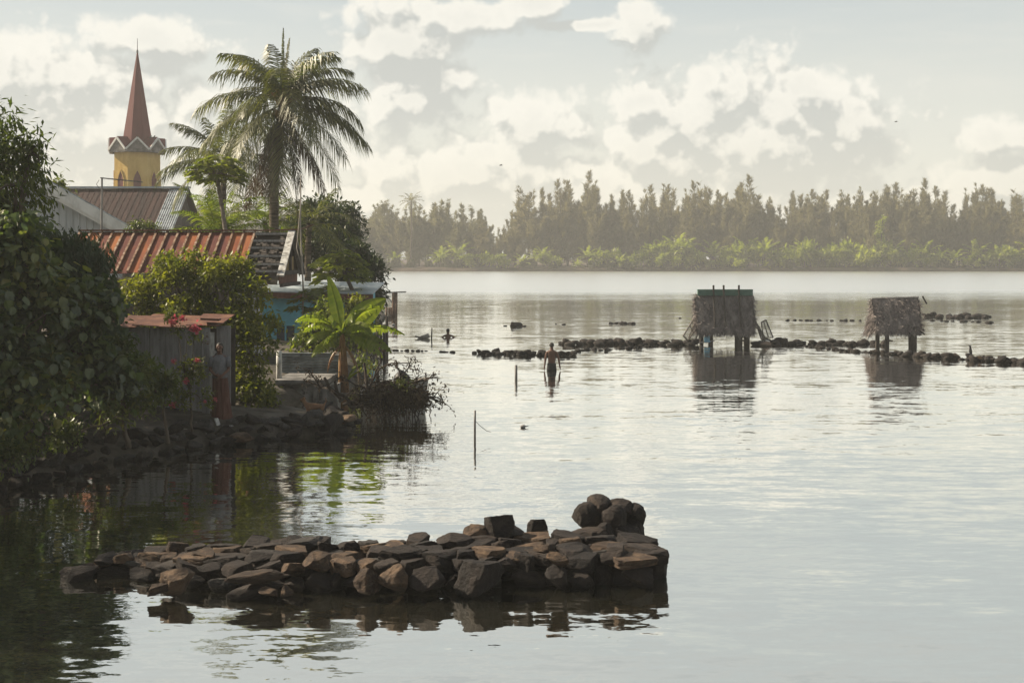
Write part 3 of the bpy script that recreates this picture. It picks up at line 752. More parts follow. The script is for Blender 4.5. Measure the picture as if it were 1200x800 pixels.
# ---- rusty roofed house with the broken roof end
y0, yr, y1 = 45.8, 48.1, 50.4
zr, ze = CAM_H + (HOR - 272) / F * yr, CAM_H + (HOR - 319) / F * y0
zg = .8
xA, xB, xC = -15.2, (299 - 600) / F * yr, -7.75
t = thing('rusty_house', ((xA + xC) / 2, yr, zg), 'old wooden house with an orange rusty sheet roof, bare battens at its right end', 'house')
sl_ = np.array([0, yr - y0, zr - ze])
g = G(); x = xA; nsh = int(round((xB - xA) / .395)); wsh = (xB - xA) / nsh
for i in range(nsh):
    xx = xA + i * wsh; dz = rng.normal(0, .006); ov = rng.uniform(0, .12)
    slab(g, [(xx + .01, y0 - ov * .83, ze - ov * .56 + dz), (xx + wsh - .01, y0 - ov * .83, ze - ov * .56 + dz), (xx + wsh - .01, yr, zr + dz), (xx + .01, yr, zr + dz)], .02)
    slab(g, [(xx + wsh - .01, y1, ze), (xx + .01, y1, ze), (xx + .01, yr, zr - .002), (xx + wsh - .01, yr, zr - .002)], .02)
rf = g.build('roof', 'rusto', t)
g = G()
for i in range(nsh + 1):
    xx = xA + i * wsh; g.bar((xx, y0 - .03, ze + .03), (xx, yr, zr + .03), .07, .06)
g.build('seam', 'seam', rf)
g = G(); g.box(((xA + xB) / 2, yr, zr + .06), (xB - xA + .1, .26, .05)); g.bar((xB, yr, zr + .05), (xC + .35, yr, zr + .1), .2, .04); g.bar((xC + .3, yr, zr + .1), (xC + .75, yr, zr + .26), .12, .03); g.build('ridge_cap', 'rustm', rf)
for k in range(6):
    tt = [.02, .2, .4, .6, .78, .95][k]; p = np.array([0, y0, ze]) + sl_ * tt
    g = G(); g.bar(p + (xB - .05, 0, 0), p + (xC, 0, rng.normal(0, .02)), .12, .07); g.build('batten', 'woodgr', t)
for side, yy in ((0, 0), (1, 0)):
    pass
for k in range(60):
    g = G(); tt = rng.uniform(.02, .9); p = np.array([rng.uniform(xB, xC - .15), y0, ze - .1]) + sl_ * tt
    g.box(p, (rng.uniform(.08, .2), .1, .16), (R(33), 0, rng.normal(0, .15))); g.build('shingle', 'wooddk', t)
g = G(); slab(g, [(xB, y0 + .1, ze - .2), (xC - .2, y0 + .1, ze - .2), (xC - .2, yr, zr - .2), (xB, yr, zr - .2)], .03); g.build('roof_lining', 'wooddk', t)
g = G(); slab(g, [(xC - .1, y1, ze), (xB + .02, y1, ze), (xB + .02, yr, zr - .01), (xC - .1, yr, zr - .01)], .03); g.build('rear_roof', 'wooddk', t)
for s_, yy in ((0, y0 - .12), (1, y1 + .1)):
    g = G(); g.bar((xC, yy, ze - .12), (xC, yr, zr + .06), .07, .24, (1, 0, 0)); g.build('bargeboard', 'peel' if s_ == 0 else 'woodgr', t)
g = G(); g.bar((xC - .05, y0, ze - .03), (xC - .05, y1, ze - .03), .1, .14); g.bar((xC - .05, y0 + .3, ze - .45), (xC - .05, y1 - .3, ze - .45), .1, .12); g.bar((xC - .06, yr, ze), (xC - .06, yr, zr), .1); g.build('gable_frame', 'wooddk', t)
g = G(); g.box((xC - .12, yr, ze + .28), (.02, 2.1, .5)); g.build('gable_panel', 'ply', t)
g = G(); g.box((xC - .13, yr, ze - .22), (.02, 3.9, .36)); g.build('gable_board', 'rustm', t)
g = G(); g.box(((xB + xC) / 2 - .3, y0 + .25, ze - .22), (xC - xB - .2, .05, .32)); g.build('fascia', 'wooddk', t)
g = G(); g.box(((xA + xC) / 2 - .6, yr, (zg + ze) / 2 - .2), (xC - xA - 1.6, 3.6, ze - zg - .1))
g.build('wall', 'wooddk', t)
for i, xx in enumerate((-9.2, -9.02, -8.7, -8.5)):
    g = G(); g.box((xx, y0 + .3, (zg + ze - .4) / 2), (.13, .1, ze - zg - .4)); g.build('post', 'peel', t)
for i in range(5):
    g = G(); g.bar((-14.5 + i * 1.2, y0 + .4, zg + .4), (-14.3 + i * 1.2, y0 + .4, ze - .1), .16, .03, (0, 1, 0)); g.build('wall_board', 'woodpl', t)

# ---- turquoise house
D = 55.0; S = D / F; zt = CAM_H + (HOR - 344) * S
xl, xr = (300 - 600) * S, (437 - 600) * S
t = thing('turquoise_house', ((xl + xr) / 2, D + 2, .8), 'low turquoise house with a flat dark edged metal roof behind the banana plant', 'house')
g = G(); g.box(((xl + xr) / 2 - .1, D + 2.4, (zt + .6) / 2), (xr - xl - .5, 4, zt - .6)); wl = g.build('wall', 'blue', t)
g = G(); g.box(((403 + 436) / 2 * S - 600 * S, D + .37, (zt + .5) / 2), (33 * S, .06, zt - .7)); g.build('dark_panel', 'wooddk', t)  # solid dark timber panel over the right end of the wall
g = G(); slab(g, [(xl, D - .1, zt + .12), (xr, D - .1, zt + .02), (xr, D + 5, zt + .35), (xl, D + 5, zt + .42)], .05); g.build('roof', 'ridge', t)
g = G(); g.bar((xl, D - .02, zt - .05), (xr, D - .02, zt - .13), .08, .24); g.build('fascia', 'rustm', t)
g = G(); wx = (333 - 600) * S; wz = CAM_H + (HOR - 391) * S; g.box((wx, D + .385, wz), (.75, .06, .62)); wn = g.build('window', 'glass', t)
g = G()
for a, b in (((-.4, -.33), (-.4, .33)), ((.4, -.33), (.4, .33)), ((-.42, .34), (.42, .34)), ((-.42, -.34), (.42, -.34)), ((0, -.3), (0, .3))):
    g.bar((wx + a[0], D + .36, wz + a[1]), (wx + b[0], D + .36, wz + b[1]), .07, .05, (0, 1, 0))
g.build('frame', 'blue', wn)
for i in range(9):
    g = G(); x = xr - .25; g.bar((x, D + .42, .3), (x, D + .42, zt - .2), .09, .09); break
g.build('corner_post', 'woodgr', t)
# stakes along the water behind the banana
for i, (px, y_) in enumerate([(438, 402), (442, 409), (446, 405), (450, 411), (453, 403)]):
    g = G(); b_ = W(px, y_); g.tube([b_ - (0, 0, .4), b_ + (.02, 0, .95 + rng.uniform(0, .35))], [.08, .07], 7)
    tag(g.build('wooden_stake', 'wooddk', smooth=True), 'dark wooden stake in the row at the waterline right of the banana plant', 'stake', 'row of stakes by the turquoise house')
# small dock frame
D = 92.0; S = D / F
t = thing('dock_frame', ((463 - 600) * S, D, 0), 'spindly wooden dock frame on posts standing in the water at the point', 'dock')
zt = CAM_H + (HOR - 343) * S
for px, rr in ((461, .12), (464, .09)):
    g = G(); g.tube([((px - 600) * S, D, -.5), ((px - 600 + .4) * S, D, zt)], rr, 7); g.build('post', 'woodbr', t, True)
for px in (453, 456, 458.5):
    g = G(); g.tube([((px - 600) * S, D, -.5), ((px - 600) * S, D, zt - 1.0)], .07, 6); g.build('post', 'woodbr', t, True)
g = G(); g.bar(((449 - 600) * S, D, zt), ((476 - 600) * S, D, zt + .06), .16, .09); g.build('beam', 'woodgr', t)
g = G(); g.bar(((450 - 600) * S, D, zt), ((461 - 600) * S, D, zt - .75), .08); g.build('brace', 'woodgr', t)
# aerial on the gable house side
D = 60.0; S = D / F; x = (119 - 600) * S
t = thing('aerial_pole', (x, D, .9), 'thin pole with a crossbar aerial in front of the dark red roof', 'pole')
g = G(); g.tube([(x - .05, D, .8), (x, D, 4.8), (x + .02, D, CAM_H + (HOR - 208) * S)], [.06, .05, .04], 6); g.build('pole', 'woodgr', t)
g = G(); g.bar((x - .05, D, CAM_H + (HOR - 208.5) * S), (x + 48 * S, D, CAM_H + (HOR - 213.5) * S), .05); g.build('crossbar', 'metal', t)
g = G(); g.tube([(x - .1, D - .02, CAM_H + (HOR - 211) * S), (x - .22, D - .02, CAM_H + (HOR - 216) * S), (x - .06, D - .02, CAM_H + (HOR - 222) * S)], .015, 4); g.build('wire', 'metal', t)
# tall leaning pole at the gable with a loose line
D = 47.0; S = D / F; x = (352 - 600) * S
t = thing('thin_pole', (x, D, .7), 'tall thin pale pole with a trailing line beside the broken roof end', 'pole')
g = G(); g.tube([(x + .05, D, .6), (x + .1, D, 3.0), (x, D, 5.2), (x + .02, D, CAM_H + (HOR - 205) * S)], [.035, .03, .026, .02], 6); g.build('pole', 'woodpl', t)
g = G(); g.tube([(x + .02, D, 6.2), (x - .05, D, 5.3), (x - .13, D, 4.4), (x + .02, D, 3.9), (x + .1, D, 3.2)], .014, 4); g.build('line', 'woodpl', t)

# ---- plank shed with a rusty roof
D = 31.7; S = D / F
xl, xr = (128 - 600) * S, (262 - 600) * S; zt = CAM_H + (HOR - 384) * S; zb = .26
t = thing('plank_shed', ((xl + xr) / 2, D + 1, zb), 'grey plank shed with a thin rusty roof, half hidden by the bushes', 'shed')
x = xl; 
while x < xr - .42:
    w_ = rng.uniform(.26, .36); g = G(); g.box((x + w_ / 2, D + rng.normal(0, .006), (zt + zb) / 2), (w_ - .014, .03, zt - zb + rng.normal(0, .02)), (0, rng.normal(0, .006), 0)); g.build('plank', 'woodgr', t); x += w_
for px, mt in ((240, 'woodgr'), (244.5, 'woodgr')):
    g = G(); x = (px - 600) * S; g.box((x, D - .06, (zt + zb) / 2), (.085, .09, zt - zb)); g.build('corner_post', mt, t)
g = G(); g.box(((249 - 600) * S, D - .07, (zt + zb) / 2 - .05), (.11, .05, zt - zb - .1)); 
for i in range(12): g.box(((252.4 - 600) * S + rng.normal(0, .004), D - .07, zb + .35 + i * .12), (.05, .03, .075), (0, .5, 0))
g.build('jagged_board', 'peel', t)
g = G(); g.box(((259 - 600) * S, D + .3, (zt + zb) / 2 + .08), (.33, .03, zt - zb - .1), (0, 0, 0)); g.build('door_board', 'woodgr', t)
g = G(); g.box(((xl + xr) / 2, D + 1.6, (zt + zb) / 2 - .05), (xr - xl - .1, .04, zt - zb - .1)); g.box((xl + .05, D + .8, (zt + zb) / 2 - .05), (.04, 1.1, zt - zb - .1)); g.build('rear_wall', 'wooddk', t)
g = G(); xx = xl - .1
for i, (wd_, dz, sk) in enumerate([(.75, .0, .0), (.7, .03, .05), (.65, .0, -.04), (.75, .035, .08)]):
    slab(g, [(xx, D - .28 + sk, zt + .05 + dz), (xx + wd_, D - .22 + sk, zt + .02 + dz), (xx + wd_, D + 1.7, zt + .2 + dz), (xx, D + 1.7, zt + .22 + dz)], .016); xx += wd_ - .06
g.box(((246 - 600) * S, D + .1, zt + .2), (.42, .5, .05), (0, .06, .1))
g.build('roof', 'rustm', t)
# wreck of a slatted crate and boards on the bank
c = P(226, 508, 30.4)
t = thing('broken_crate', c, 'broken slatted wooden crate lying on the bank below the shed', 'crate')
for k in range(2):
    g = G(); g.bar(c + (-.42, .22 * k - .1, .16 - .1 * k), c + (.34, .22 * k + .02, -.02 - .05 * k), .05, .04); g.build('rail', 'woodpl', t)
for k in range(9):
    g = G(); q = c + (-.36 + k * .08, 0, .13 - k * .02); g.bar(q + (0, -.16, -.12), q + (.03, .2, .06), .05, .025); g.build('slat', 'woodbr', t)
for i, (px, y_, dx, dz, ln, mt) in enumerate([(258, 499, .3, .02, .5, 'woodgr'), (215, 500, .45, .1, .6, 'woodbr'), (253, 490, .12, -.25, .35, 'peel'), (271, 507, .3, -.05, .4, 'woodpl'), (190, 506, .4, .05, .5, 'wooddk')]):
    g = G(); q = P(px, y_, 30.9); g.bar(q, q + (dx, rng.normal(0, .1), dz), .1, .03); tag(g.build('loose_board', mt), ['short grey board lying at the foot of the shed corner', 'brown board leaning over the broken crate', 'peeling white board stub propped below the jagged white board', 'pale board end on the stones right of the shed', 'dark board in the shadow left of the broken crate'][i], 'board')

# ---- concrete landing with tin fence and post
D = 39.6; S = D / F; zt = .56
xl, xr = (322 - 600) * S, (384 - 600) * S
t = thing('concrete_landing', ((xl + xr) / 2, D + 1.2, 0), 'weathered grey concrete landing block at the water edge', 'landing')
g = G(); vs = []
g.box(((xl + xr) / 2, D + 1.3, zt - .07), (xr - xl, 2.6, .14), None, .012); g.build('slab', 'conc', t)
g = G(); g.box(((xl + xr) / 2 - .03, D + 1.35, (zt - .14) / 2 - .3), (xr - xl - .1, 2.4, zt - .14 + .6)); 
for x in (xl + .15, xr - .1, xr - .35): g.box((x, D + .1, zt / 2 - .35), (.14, .1, zt + .4), None, .01)
g.build('base', 'conc', t)
g = G(); g.box((xr + .14, D + 1.0, .1), (.28, 1.7, .62), None, .015); g.build('step', 'conc', t)
D = 42.1; S = D / F
t = thing('tin_fence', ((363 - 600) * S, D, .3), 'low grey corrugated tin fence behind the concrete landing', 'fence')
g = G(); z0, z1 = .5, CAM_H + (HOR - 413) * S
corr_sheet(g, ((329 - 600) * S, D, z0), (0, 0, z1 - z0), ((387 - 600) * S - (329 - 600) * S, 0, 0), 8, .022); corr_sheet(g, ((386 - 600) * S, D - .02, z0 - .35), (0, 0, z1 - z0 + .3), (12 * S, 0, -.02), 11, .02); g.build('sheet', 'tindk', t)
for px in (331, 365, 397):
    g = G(); x = (px - 600) * S; g.tube([(x, D + .08, .2), (x, D + .08, z1 - .03)], .035, 6); g.build('post', 'woodgr', t)
D = 40.2; S = D / F; x = (327 - 600) * S
g = G(); g.tube([(x, D, .2), (x, D, CAM_H + (HOR - 411) * S)], [.085, .08], 10); tag(g.build('white_post', 'peel', smooth=True), 'short round white post at the left end of the tin fence', 'post')
# ================================================================== NEAR VEGETATION
def gz(y, x):                                 # ground height under a point of the near shore
    d = shore_x(y) - x
    return float(np.interp(d, [-.2, 0, .18, .5, 1.1, 2.2, 4, 8, 16], [-1, -.12, .12, .3, .42, .55, .7, .85, 1]))
def foot(px, D):
    x = (px - 600) / F * D; return (x, D, gz(D, x))
tree('mango_tree', (-10.6, 28.6, .8), [B(-20, 176, 27.5, 1.05), B(18, 216, 27.5, .72, 1.2, .8), B(-70, 190, 28, 1.3), B(-20, 250, 28, 1.0), B(36, 178, 27.3, .38), B(12, 255, 28, .55), B(-60, 250, 29.6, 1.3), B(-30, 200, 30, 1.2)],
     'dark tall tree with narrow drooping leaves at the upper left edge', 'tree', 'mango', 1500, 8, .22, .06, .2, droop=.55, spread=.3, gap=-.3, shell=.22)
tree('drooping_tree', (-8.7, 29.2, .6), [B(88, 304, 28.5, .5, .8, .5), B(70, 320, 28.5, .6, .8, .7), B(112, 325, 28.8, .42, .6, .7), B(40, 300, 28.3, .7), B(98, 355, 28.5, .5, .7, .5)],
     'dark small tree with long hanging leaves beside the left end of the rusty roof', 'tree', 'droop', 1100, 8, .2, .045, .12, droop=1.0, spread=.2, gap=-.5)
tree('broadleaf_bush', (-9.6, 25.6, .5), [B(10, 300, 26, .8, 1.0, .8), B(60, 360, 25.8, .75, .9, .8), B(0, 385, 25.2, .85, 1, .85), B(95, 415, 26.2, .72, .8, .75), B(35, 455, 25.2, .85, .9, .8), B(-60, 420, 24.5, 1.1, 1.2, 1.3), B(110, 370, 26.4, .55, .7, .6), B(10, 500, 24.8, .6, .7, .55), B(128, 450, 26.6, .5, .6, .6), B(-60, 310, 25.5, 1.1, 1.2, 1.0)],
     'big dark bush of broad heart shaped leaves hanging over the bank at the left', 'bush', 'hib', 1900, 6, .185, .155, .12, droop=.6, broad=True, spread=.3, gap=-.3, shell=.24)
tree('bank_shrub', (-7.75, 27.6, .5), [B(150, 440, 27.2, .48, .6, .5), B(118, 490, 26.8, .5, .6, .5), B(165, 475, 27.6, .36, .5, .32), B(138, 410, 27.4, .36, .5, .35), B(80, 515, 26.2, .42, .5, .38)],
     'low shrub with olive and yellowing leaves above the stones left of the shed', 'shrub', 'shrub', 620, 7, .13, .06, .06, droop=.35, spread=.18)
tree('pale_leaf_plant', (-7.2, 28.6, .45), [B(186, 462, 28.4, .3, .4, .26), B(172, 438, 28.4, .28, .35, .25), B(196, 448, 28.6, .2, .3, .2)],
     'plant with long pale green leaves in front of the plank shed', 'plant', 'shrub', 70, 7, .27, .075, .04, droop=.3, spread=.15)
tree('edge_shrub', (-9.5, 23.6, .4), [B(5, 540, 23.9, .42, .5, .38), B(-40, 525, 23.5, .6, .6, .5), B(38, 528, 24.6, .32, .4, .3)],
     'small yellowish shrub low on the bank in the left edge', 'shrub', 'shrub', 420, 7, .11, .05, .04, droop=.3, spread=.14)
tree('shore_bush', (-8.75, 36.2, .8), [B(205, 325, 35.4, .62, .9, .5), B(255, 328, 35.4, .6, .9, .5), B(165, 345, 35.6, .5, .8, .45), B(293, 350, 35, .55, .8, .5), B(225, 365, 35, .75, .9, .55), B(275, 385, 34.6, .7, .8, .6), B(300, 415, 34.2, .55, .6, .7), B(285, 455, 34, .6, .6, .7), B(305, 470, 33.6, .45, .5, .55), B(180, 370, 35.5, .5), B(240, 420, 35, .8, .8, .9), B(316, 382, 35, .32, .4, .3), B(305, 436, 34.2, .36, .5, .42), B(308, 474, 33.8, .34, .4, .4), B(232, 306, 35.8, .42, .6, .34), B(278, 316, 35.6, .4, .6, .34), B(196, 312, 35.8, .35, .5, .3)],
     'large rounded bush, sunlit on top, between the rusty roof and the plank shed', 'bush', 'mid', 2700, 7, .15, .075, .12, droop=.25, spread=.2, gap=-.5)
t = tree('flowering_vine', (-7.05, 30.1, .5), [B(214, 385, 29.9, .27, .3, .2), B(203, 372, 30, .2, .25, .16), B(228, 392, 29.9, .18), B(224, 440, 30, .32, .2, .4), B(212, 470, 29.9, .3, .2, .3), B(238, 470, 30, .2, .18, .35)],
     'vine with pink flowers climbing the plank shed and its roof edge', 'vine', 'boug', 330, 6, .1, .065, .03, droop=.25, spread=.13)
for px, y_, r_ in [(229, 386, .085), (203, 377, .075), (214, 372, .06), (204, 423, .04), (231, 422, .045), (218, 446, .055), (203, 475, .06), (240, 470, .03), (252, 468, .035)]:
    g = G(); c = P(px, y_, 29.72); n_ = 46
    leaves(g, c + rng.normal(0, r_ * .55, (n_, 3)), rdir(n_) + (0, -.5, .2), r_ * rng.uniform(.6, 1.1, n_), r_ * .7, True)
    g.build('flower', 'flower', t)
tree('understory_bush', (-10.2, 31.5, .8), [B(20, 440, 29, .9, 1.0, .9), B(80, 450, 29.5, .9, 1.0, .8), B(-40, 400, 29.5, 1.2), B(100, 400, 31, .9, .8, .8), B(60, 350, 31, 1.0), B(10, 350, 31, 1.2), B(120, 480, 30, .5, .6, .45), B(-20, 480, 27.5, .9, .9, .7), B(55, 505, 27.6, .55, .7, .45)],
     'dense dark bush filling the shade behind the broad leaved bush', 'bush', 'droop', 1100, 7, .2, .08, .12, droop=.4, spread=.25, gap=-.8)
tree('point_shrub', foot(420, 50), [B(420, 362, 50, .5, .6, .5), B(428, 385, 50, .45, .6, .5), B(408, 400, 49, .5, .6, .45), B(432, 405, 49.5, .3, .4, .3)],
     'dark green shrub between the banana plant and the wooden stakes', 'shrub', 'mid', 420, 7, .17, .07, .06, spread=.22)
# papaya trees
def papaya(base, top, label, n, pet, L, seed_group=None, lift=(60, -15)):
    t = thing('papaya_tree', base, label, 'tree')
    g = G(); base = np.array(base, float); top = np.array(top, float); mid_ = (base + top) / 2 + (.12, 0, .1)
    g.tube([base - (0, 0, .3), mid_, top], [.12, .1, .07], 8); g.build('trunk', 'papst', t, True)
    g = G(); gl_ = G()
    for i in range(n):
        a = i * 2.4; e = R(lift[0] + (lift[1] - lift[0]) * i / n); d = np.array([math.cos(a) * math.cos(e), math.sin(a) * math.cos(e), math.sin(e)])
        ln = pet * rng.uniform(.7, 1.15); p1 = top + d * ln; p1[2] -= .1 * ln
        g.tube([top - (0, 0, .1), top + d * ln * .55 + (0, 0, .04), p1], [.02, .015, .012], 4)
        side = unit(np.cross(d, [0, 0, 1.0])); fw = unit(np.array([d[0], d[1], -.25]))
        for k in range(9):                   # seven to nine deep lobes, each with side lobes
            an = R(-140 + 280 * k / 8); ax = unit(fw * math.cos(an) + side * math.sin(an) + (0, 0, -.18 + rng.normal(0, .1)))
            ll = L * (.6 + .4 * math.cos(an / 2)) * rng.uniform(.85, 1.1)
            leaves(gl_, np.array([p1]), np.array([ax]), ll, ll * .42, fold=.12, curl=.25)
            for q in (.4, .62):
                for s_ in (-1, 1):
                    ax2 = unit(ax + s_ * (np.cross(ax, [0, 0, 1.0])) * .8)
                    leaves(gl_, np.array([p1 + ax * ll * q]), np.array([ax2]), ll * .4, ll * .16, fold=.1, curl=.2)
    g.build('leaf_stalks', 'papst', t); gl_.build('crown', 'papaya', t); return t
papaya((-10.95, 54, 1.0), P(254, 205, 54), 'papaya tree with a thin leaning trunk and flat crown left of the tall palm', 30, .95, .55, lift=(55, -12))
papaya((-5.95, 56, .7), P(402, 316, 56), 'bright papaya tree crown in the sun above the turquoise house roof', 26, .95, .66, lift=(65, -20))
papaya(foot(372, 47), P(372, 352, 47), 'young papaya plant in front of the turquoise wall', 16, .7, .5, lift=(60, -30))
tree('sunlit_shrub', foot(362, 45), [B(368, 387, 45, .55, .7, .45), B(384, 378, 45, .55, .7, .5), B(356, 404, 44.5, .5, .6, .32), B(382, 402, 44.6, .6, .6, .4), B(380, 362, 45.4, .35)],
     'leafy sunlit shrub between the turquoise wall and the tin fence', 'shrub', 'papaya', 620, 7, .17, .08, .06, droop=.3, spread=.2)
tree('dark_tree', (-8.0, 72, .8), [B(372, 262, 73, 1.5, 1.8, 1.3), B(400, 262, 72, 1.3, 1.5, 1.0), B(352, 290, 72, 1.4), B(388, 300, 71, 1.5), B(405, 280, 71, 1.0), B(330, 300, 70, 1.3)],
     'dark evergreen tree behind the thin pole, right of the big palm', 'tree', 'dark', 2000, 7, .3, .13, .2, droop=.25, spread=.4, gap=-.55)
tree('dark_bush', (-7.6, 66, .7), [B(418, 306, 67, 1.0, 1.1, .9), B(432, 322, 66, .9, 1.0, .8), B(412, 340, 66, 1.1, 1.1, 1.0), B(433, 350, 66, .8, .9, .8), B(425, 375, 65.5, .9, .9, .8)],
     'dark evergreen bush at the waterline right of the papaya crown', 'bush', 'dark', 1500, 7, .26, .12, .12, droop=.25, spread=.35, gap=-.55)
tree('roadside_tree', (-24.5, 62, 1.0), [B(68, 222, 68.5, .5, .9, .45), B(80, 238, 69, .4)], 'small bright green tree top just above the white bargeboard', 'tree', 'mid', 150, 7, .3, .12, .14, droop=.2, spread=.35)
tree('roofline_shrub', (-19.5, 54, .9), [B(164, 268, 56, .5, .6, .3), B(178, 270, 56, .45, .5, .25)], 'dry leafed shrub top peeping over the rusty ridge', 'shrub', 'shrub', 160, 7, .16, .07, .08, spread=.25)
# trees along the bank beside the camera: they shade the near water and the stone jetty
for i, (x, y, s_) in enumerate([(-13.4, 15.2, 1.0), (-14.5, 20.5, 1.15), (-17, 25, 1.25), (-18, 30.5, 1.15), (-13.6, 32.5, 1.0)]):
    tree('bank_tree', (x, y, .8), [((x + 1.2 * s_, y - .3, 3.2 * s_), (1.9 * s_, 1.9 * s_, 1.5)), ((x - .8, y + 1.0, 4.4 * s_), (2.0 * s_,) * 2 + (1.7 * s_,)), ((x + .3, y - 1.3, 5.2 * s_), (1.7 * s_,) * 3), ((x - 1.5, y, 3.0), (1.8,) * 3)],
         'dark leafy tree on the near bank outside the left edge of the view', 'tree', 'mango', 900, 7, .24, .1, .2, group='trees on the bank beside the camera', droop=.4, spread=.35, gap=-.6)

# palms
fr_ = [(10, 62, 3.6, 1.5), (-15, 42, 4.1, 1.5), (5, 22, 3.8, 1.5), (40, 30, 3.3, 1.6), (-5, -6, 4.3, .95), (-22, -38, 4.7, .6), (170, 58, 3.8, 1.45), (150, 72, 3.5, 1.2), (182, 28, 4.1, 1.45), (195, -6, 4.0, .95), (200, -32, 4.0, .6),
 (120, 80, 3.3, .8), (50, 76, 3.3, .9), (95, 87, 3.3, .06, .14), (60, 84, 2.9, .15, .2), (35, 70, 3.6, 1.2), (140, 63, 3.6, 1.3), (75, 64, 3.6, 1.3), (-150, 68, 3.6, 1.4), (-30, 66, 3.6, 1.4), (-90, 60, 3.4, 1.8), (-70, 32, 3.5, 1.7), (-112, 20, 3.5, 1.5), (-125, -22, 4.0, .9), (-55, -2, 3.8, 1.2), (90, 45, 3.6, 1.6), (70, 18, 3.6, 1.5), (112, 8, 3.6, 1.4), (30, 50, 3.7, 1.6), (145, 42, 3.7, 1.5), (15, 5, 4.0, 1.2), (175, -22, 4.0, .8), (-30, -20, 4.2, .8), (-80, -58, 4.4, .35), (222, -50, 4.3, .4), (160, 8, 3.9, 1.3)]
palm('coconut_palm', (-10.35, 58, 1.0), P(331, 122, 58), 'tall coconut palm with a full crown of drooping fronds and dead fronds below', 'palm tree', 0, 4.1, 'palm', leaf_l=1.2, dead=10, nuts=12, r=(.24, .17), n=74, sag=1.05,
     explicit=[(R(q[0] + rng.normal(0, 3)), R(q[1]), q[2], q[3] + rng.normal(0, .06), *q[4:]) for q in fr_])
palm('coconut_palm', (-14.3, 66, 1.0), P(263, 188, 66), 'second coconut palm, lower and half hidden behind the tall one', 'palm tree', 20, 3.7, 'palm', lift=(75, -35), leaf_l=1.0, nuts=0, n=56, droop=(.8, 1.4), sag=.95, explicit=[(R(178), R(32), 3.2, .95), (R(165), R(58), 3.0, 1.0), (R(185), R(8), 3.3, .8)])
palm('young_palm', (-12.1, 56, .9), P(254, 268, 56) - (0, 0, .35), 'young bright palm with arching fronds just behind the rusty ridge', 'palm tree', 19, 3.0, 'palmy', lift=(85, 5), leaf_l=.8, n=44, droop=(.8, 1.5), r=(.16, .12))
palm('young_palm', (-9.2, 60, .9), P(362, 262, 61), 'dark drooping palm in the shade right of the tall palm trunk', 'palm tree', 16, 3.0, 'palm', lift=(60, -35), leaf_l=.8, n=38, droop=(.8, 1.3), r=(.18, .13))
palm('young_palm', (-10.2, 62, .9), P(310, 262, 60), 'low yellow green palm behind the tall palm trunk base', 'palm tree', 13, 2.5, 'palmy', lift=(75, 0), leaf_l=.65, n=34, droop=(.8, 1.4), r=(.16, .12))

# banana plant
D = 40.6; S = D / F; bx = (403 - 600) * S
t = thing('banana_plant', (bx, D, gz(D, bx) - .1), 'banana plant with big upright sunlit leaves and a dry brown stem', 'banana plant')
top = P(401, 392, D)
g = G()
for k in range(14):
    a = k * 2.4; o_ = np.array([math.cos(a), math.sin(a), 0]) * .07
    g.tube([np.array([bx, D, .1]) + o_ * 1.4, np.array([bx - .02, D, .9]) + o_ * 1.2, top + o_ * .5 + (0, 0, .1)], [.07, .06, .03], 5)
g.build('stem', 'bananast', t, True)
def blade(base, az_, e0, length, droop, wmax, ragged, roll=0.0):
    g = G(); m = 30 if ragged else 22; p = np.array(base, float); rows = []
    for i in range(m + 1):
        tt = i / m; e = e0 - droop * tt ** 1.4
        d = np.array([math.cos(az_) * math.cos(e), math.sin(az_) * math.cos(e), math.sin(e)])
        side = np.array([-math.sin(az_), math.cos(az_), 0]); up = np.cross(d, side) * -1
        up = unit(np.cross(side, d)); up = up if up[2] > 0 else -up
        side2 = side * math.cos(roll) + up * math.sin(roll)
        w = wmax * max(0, math.sin(math.pi * min(1, max(0, (tt - .14) / .86)) ** .75)) ** .7 if tt > .14 else .012
        rows.append((p.copy(), side2, up, w, d)); p = p + d * length / m
    for s_ in (-1, 1):
        for i in range(m):
            (a, sa, ua, wa, da), (b, sb, ub, wb, db) = rows[i], rows[i + 1]
            cut = ragged and rng.random() < ragged
            k = rng.uniform(.82, 1.05) if ragged else 1
            dr = (.25 if ragged else .08)
            if ragged:                        # torn into strips that hang at their own angles
                h_ = rng.uniform(.1, .75); k = rng.uniform(.7, 1.1); sh = da * length / m * rng.uniform(-.1, .5); gp_ = .12 * (b - a)
                fa = a + sa * s_ * wa * k - ua * wa * h_ + sh + gp_; fb = b + sb * s_ * wb * k - ub * wb * h_ + sh - gp_
                ma = a + sa * s_ * wa * .5 + ua * wa * .05; mb = b + sb * s_ * wb * .5 + ub * wb * .05
            else:
                fa = a + sa * s_ * wa * k - ua * wa * dr; fb = b + sb * s_ * wb * k - ub * wb * dr
                ma = a + sa * s_ * wa * .5 + ua * wa * .1; mb = b + sb * s_ * wb * .5 + ub * wb * .1
            g.add([a, b, mb, ma, fa, fb], [(0, 1, 2, 3), (3, 2, 5, 4)])
    g.tube([r_[0] - r_[2] * .012 for r_ in rows], np.linspace(.028, .006, m + 1), 4)
    return g
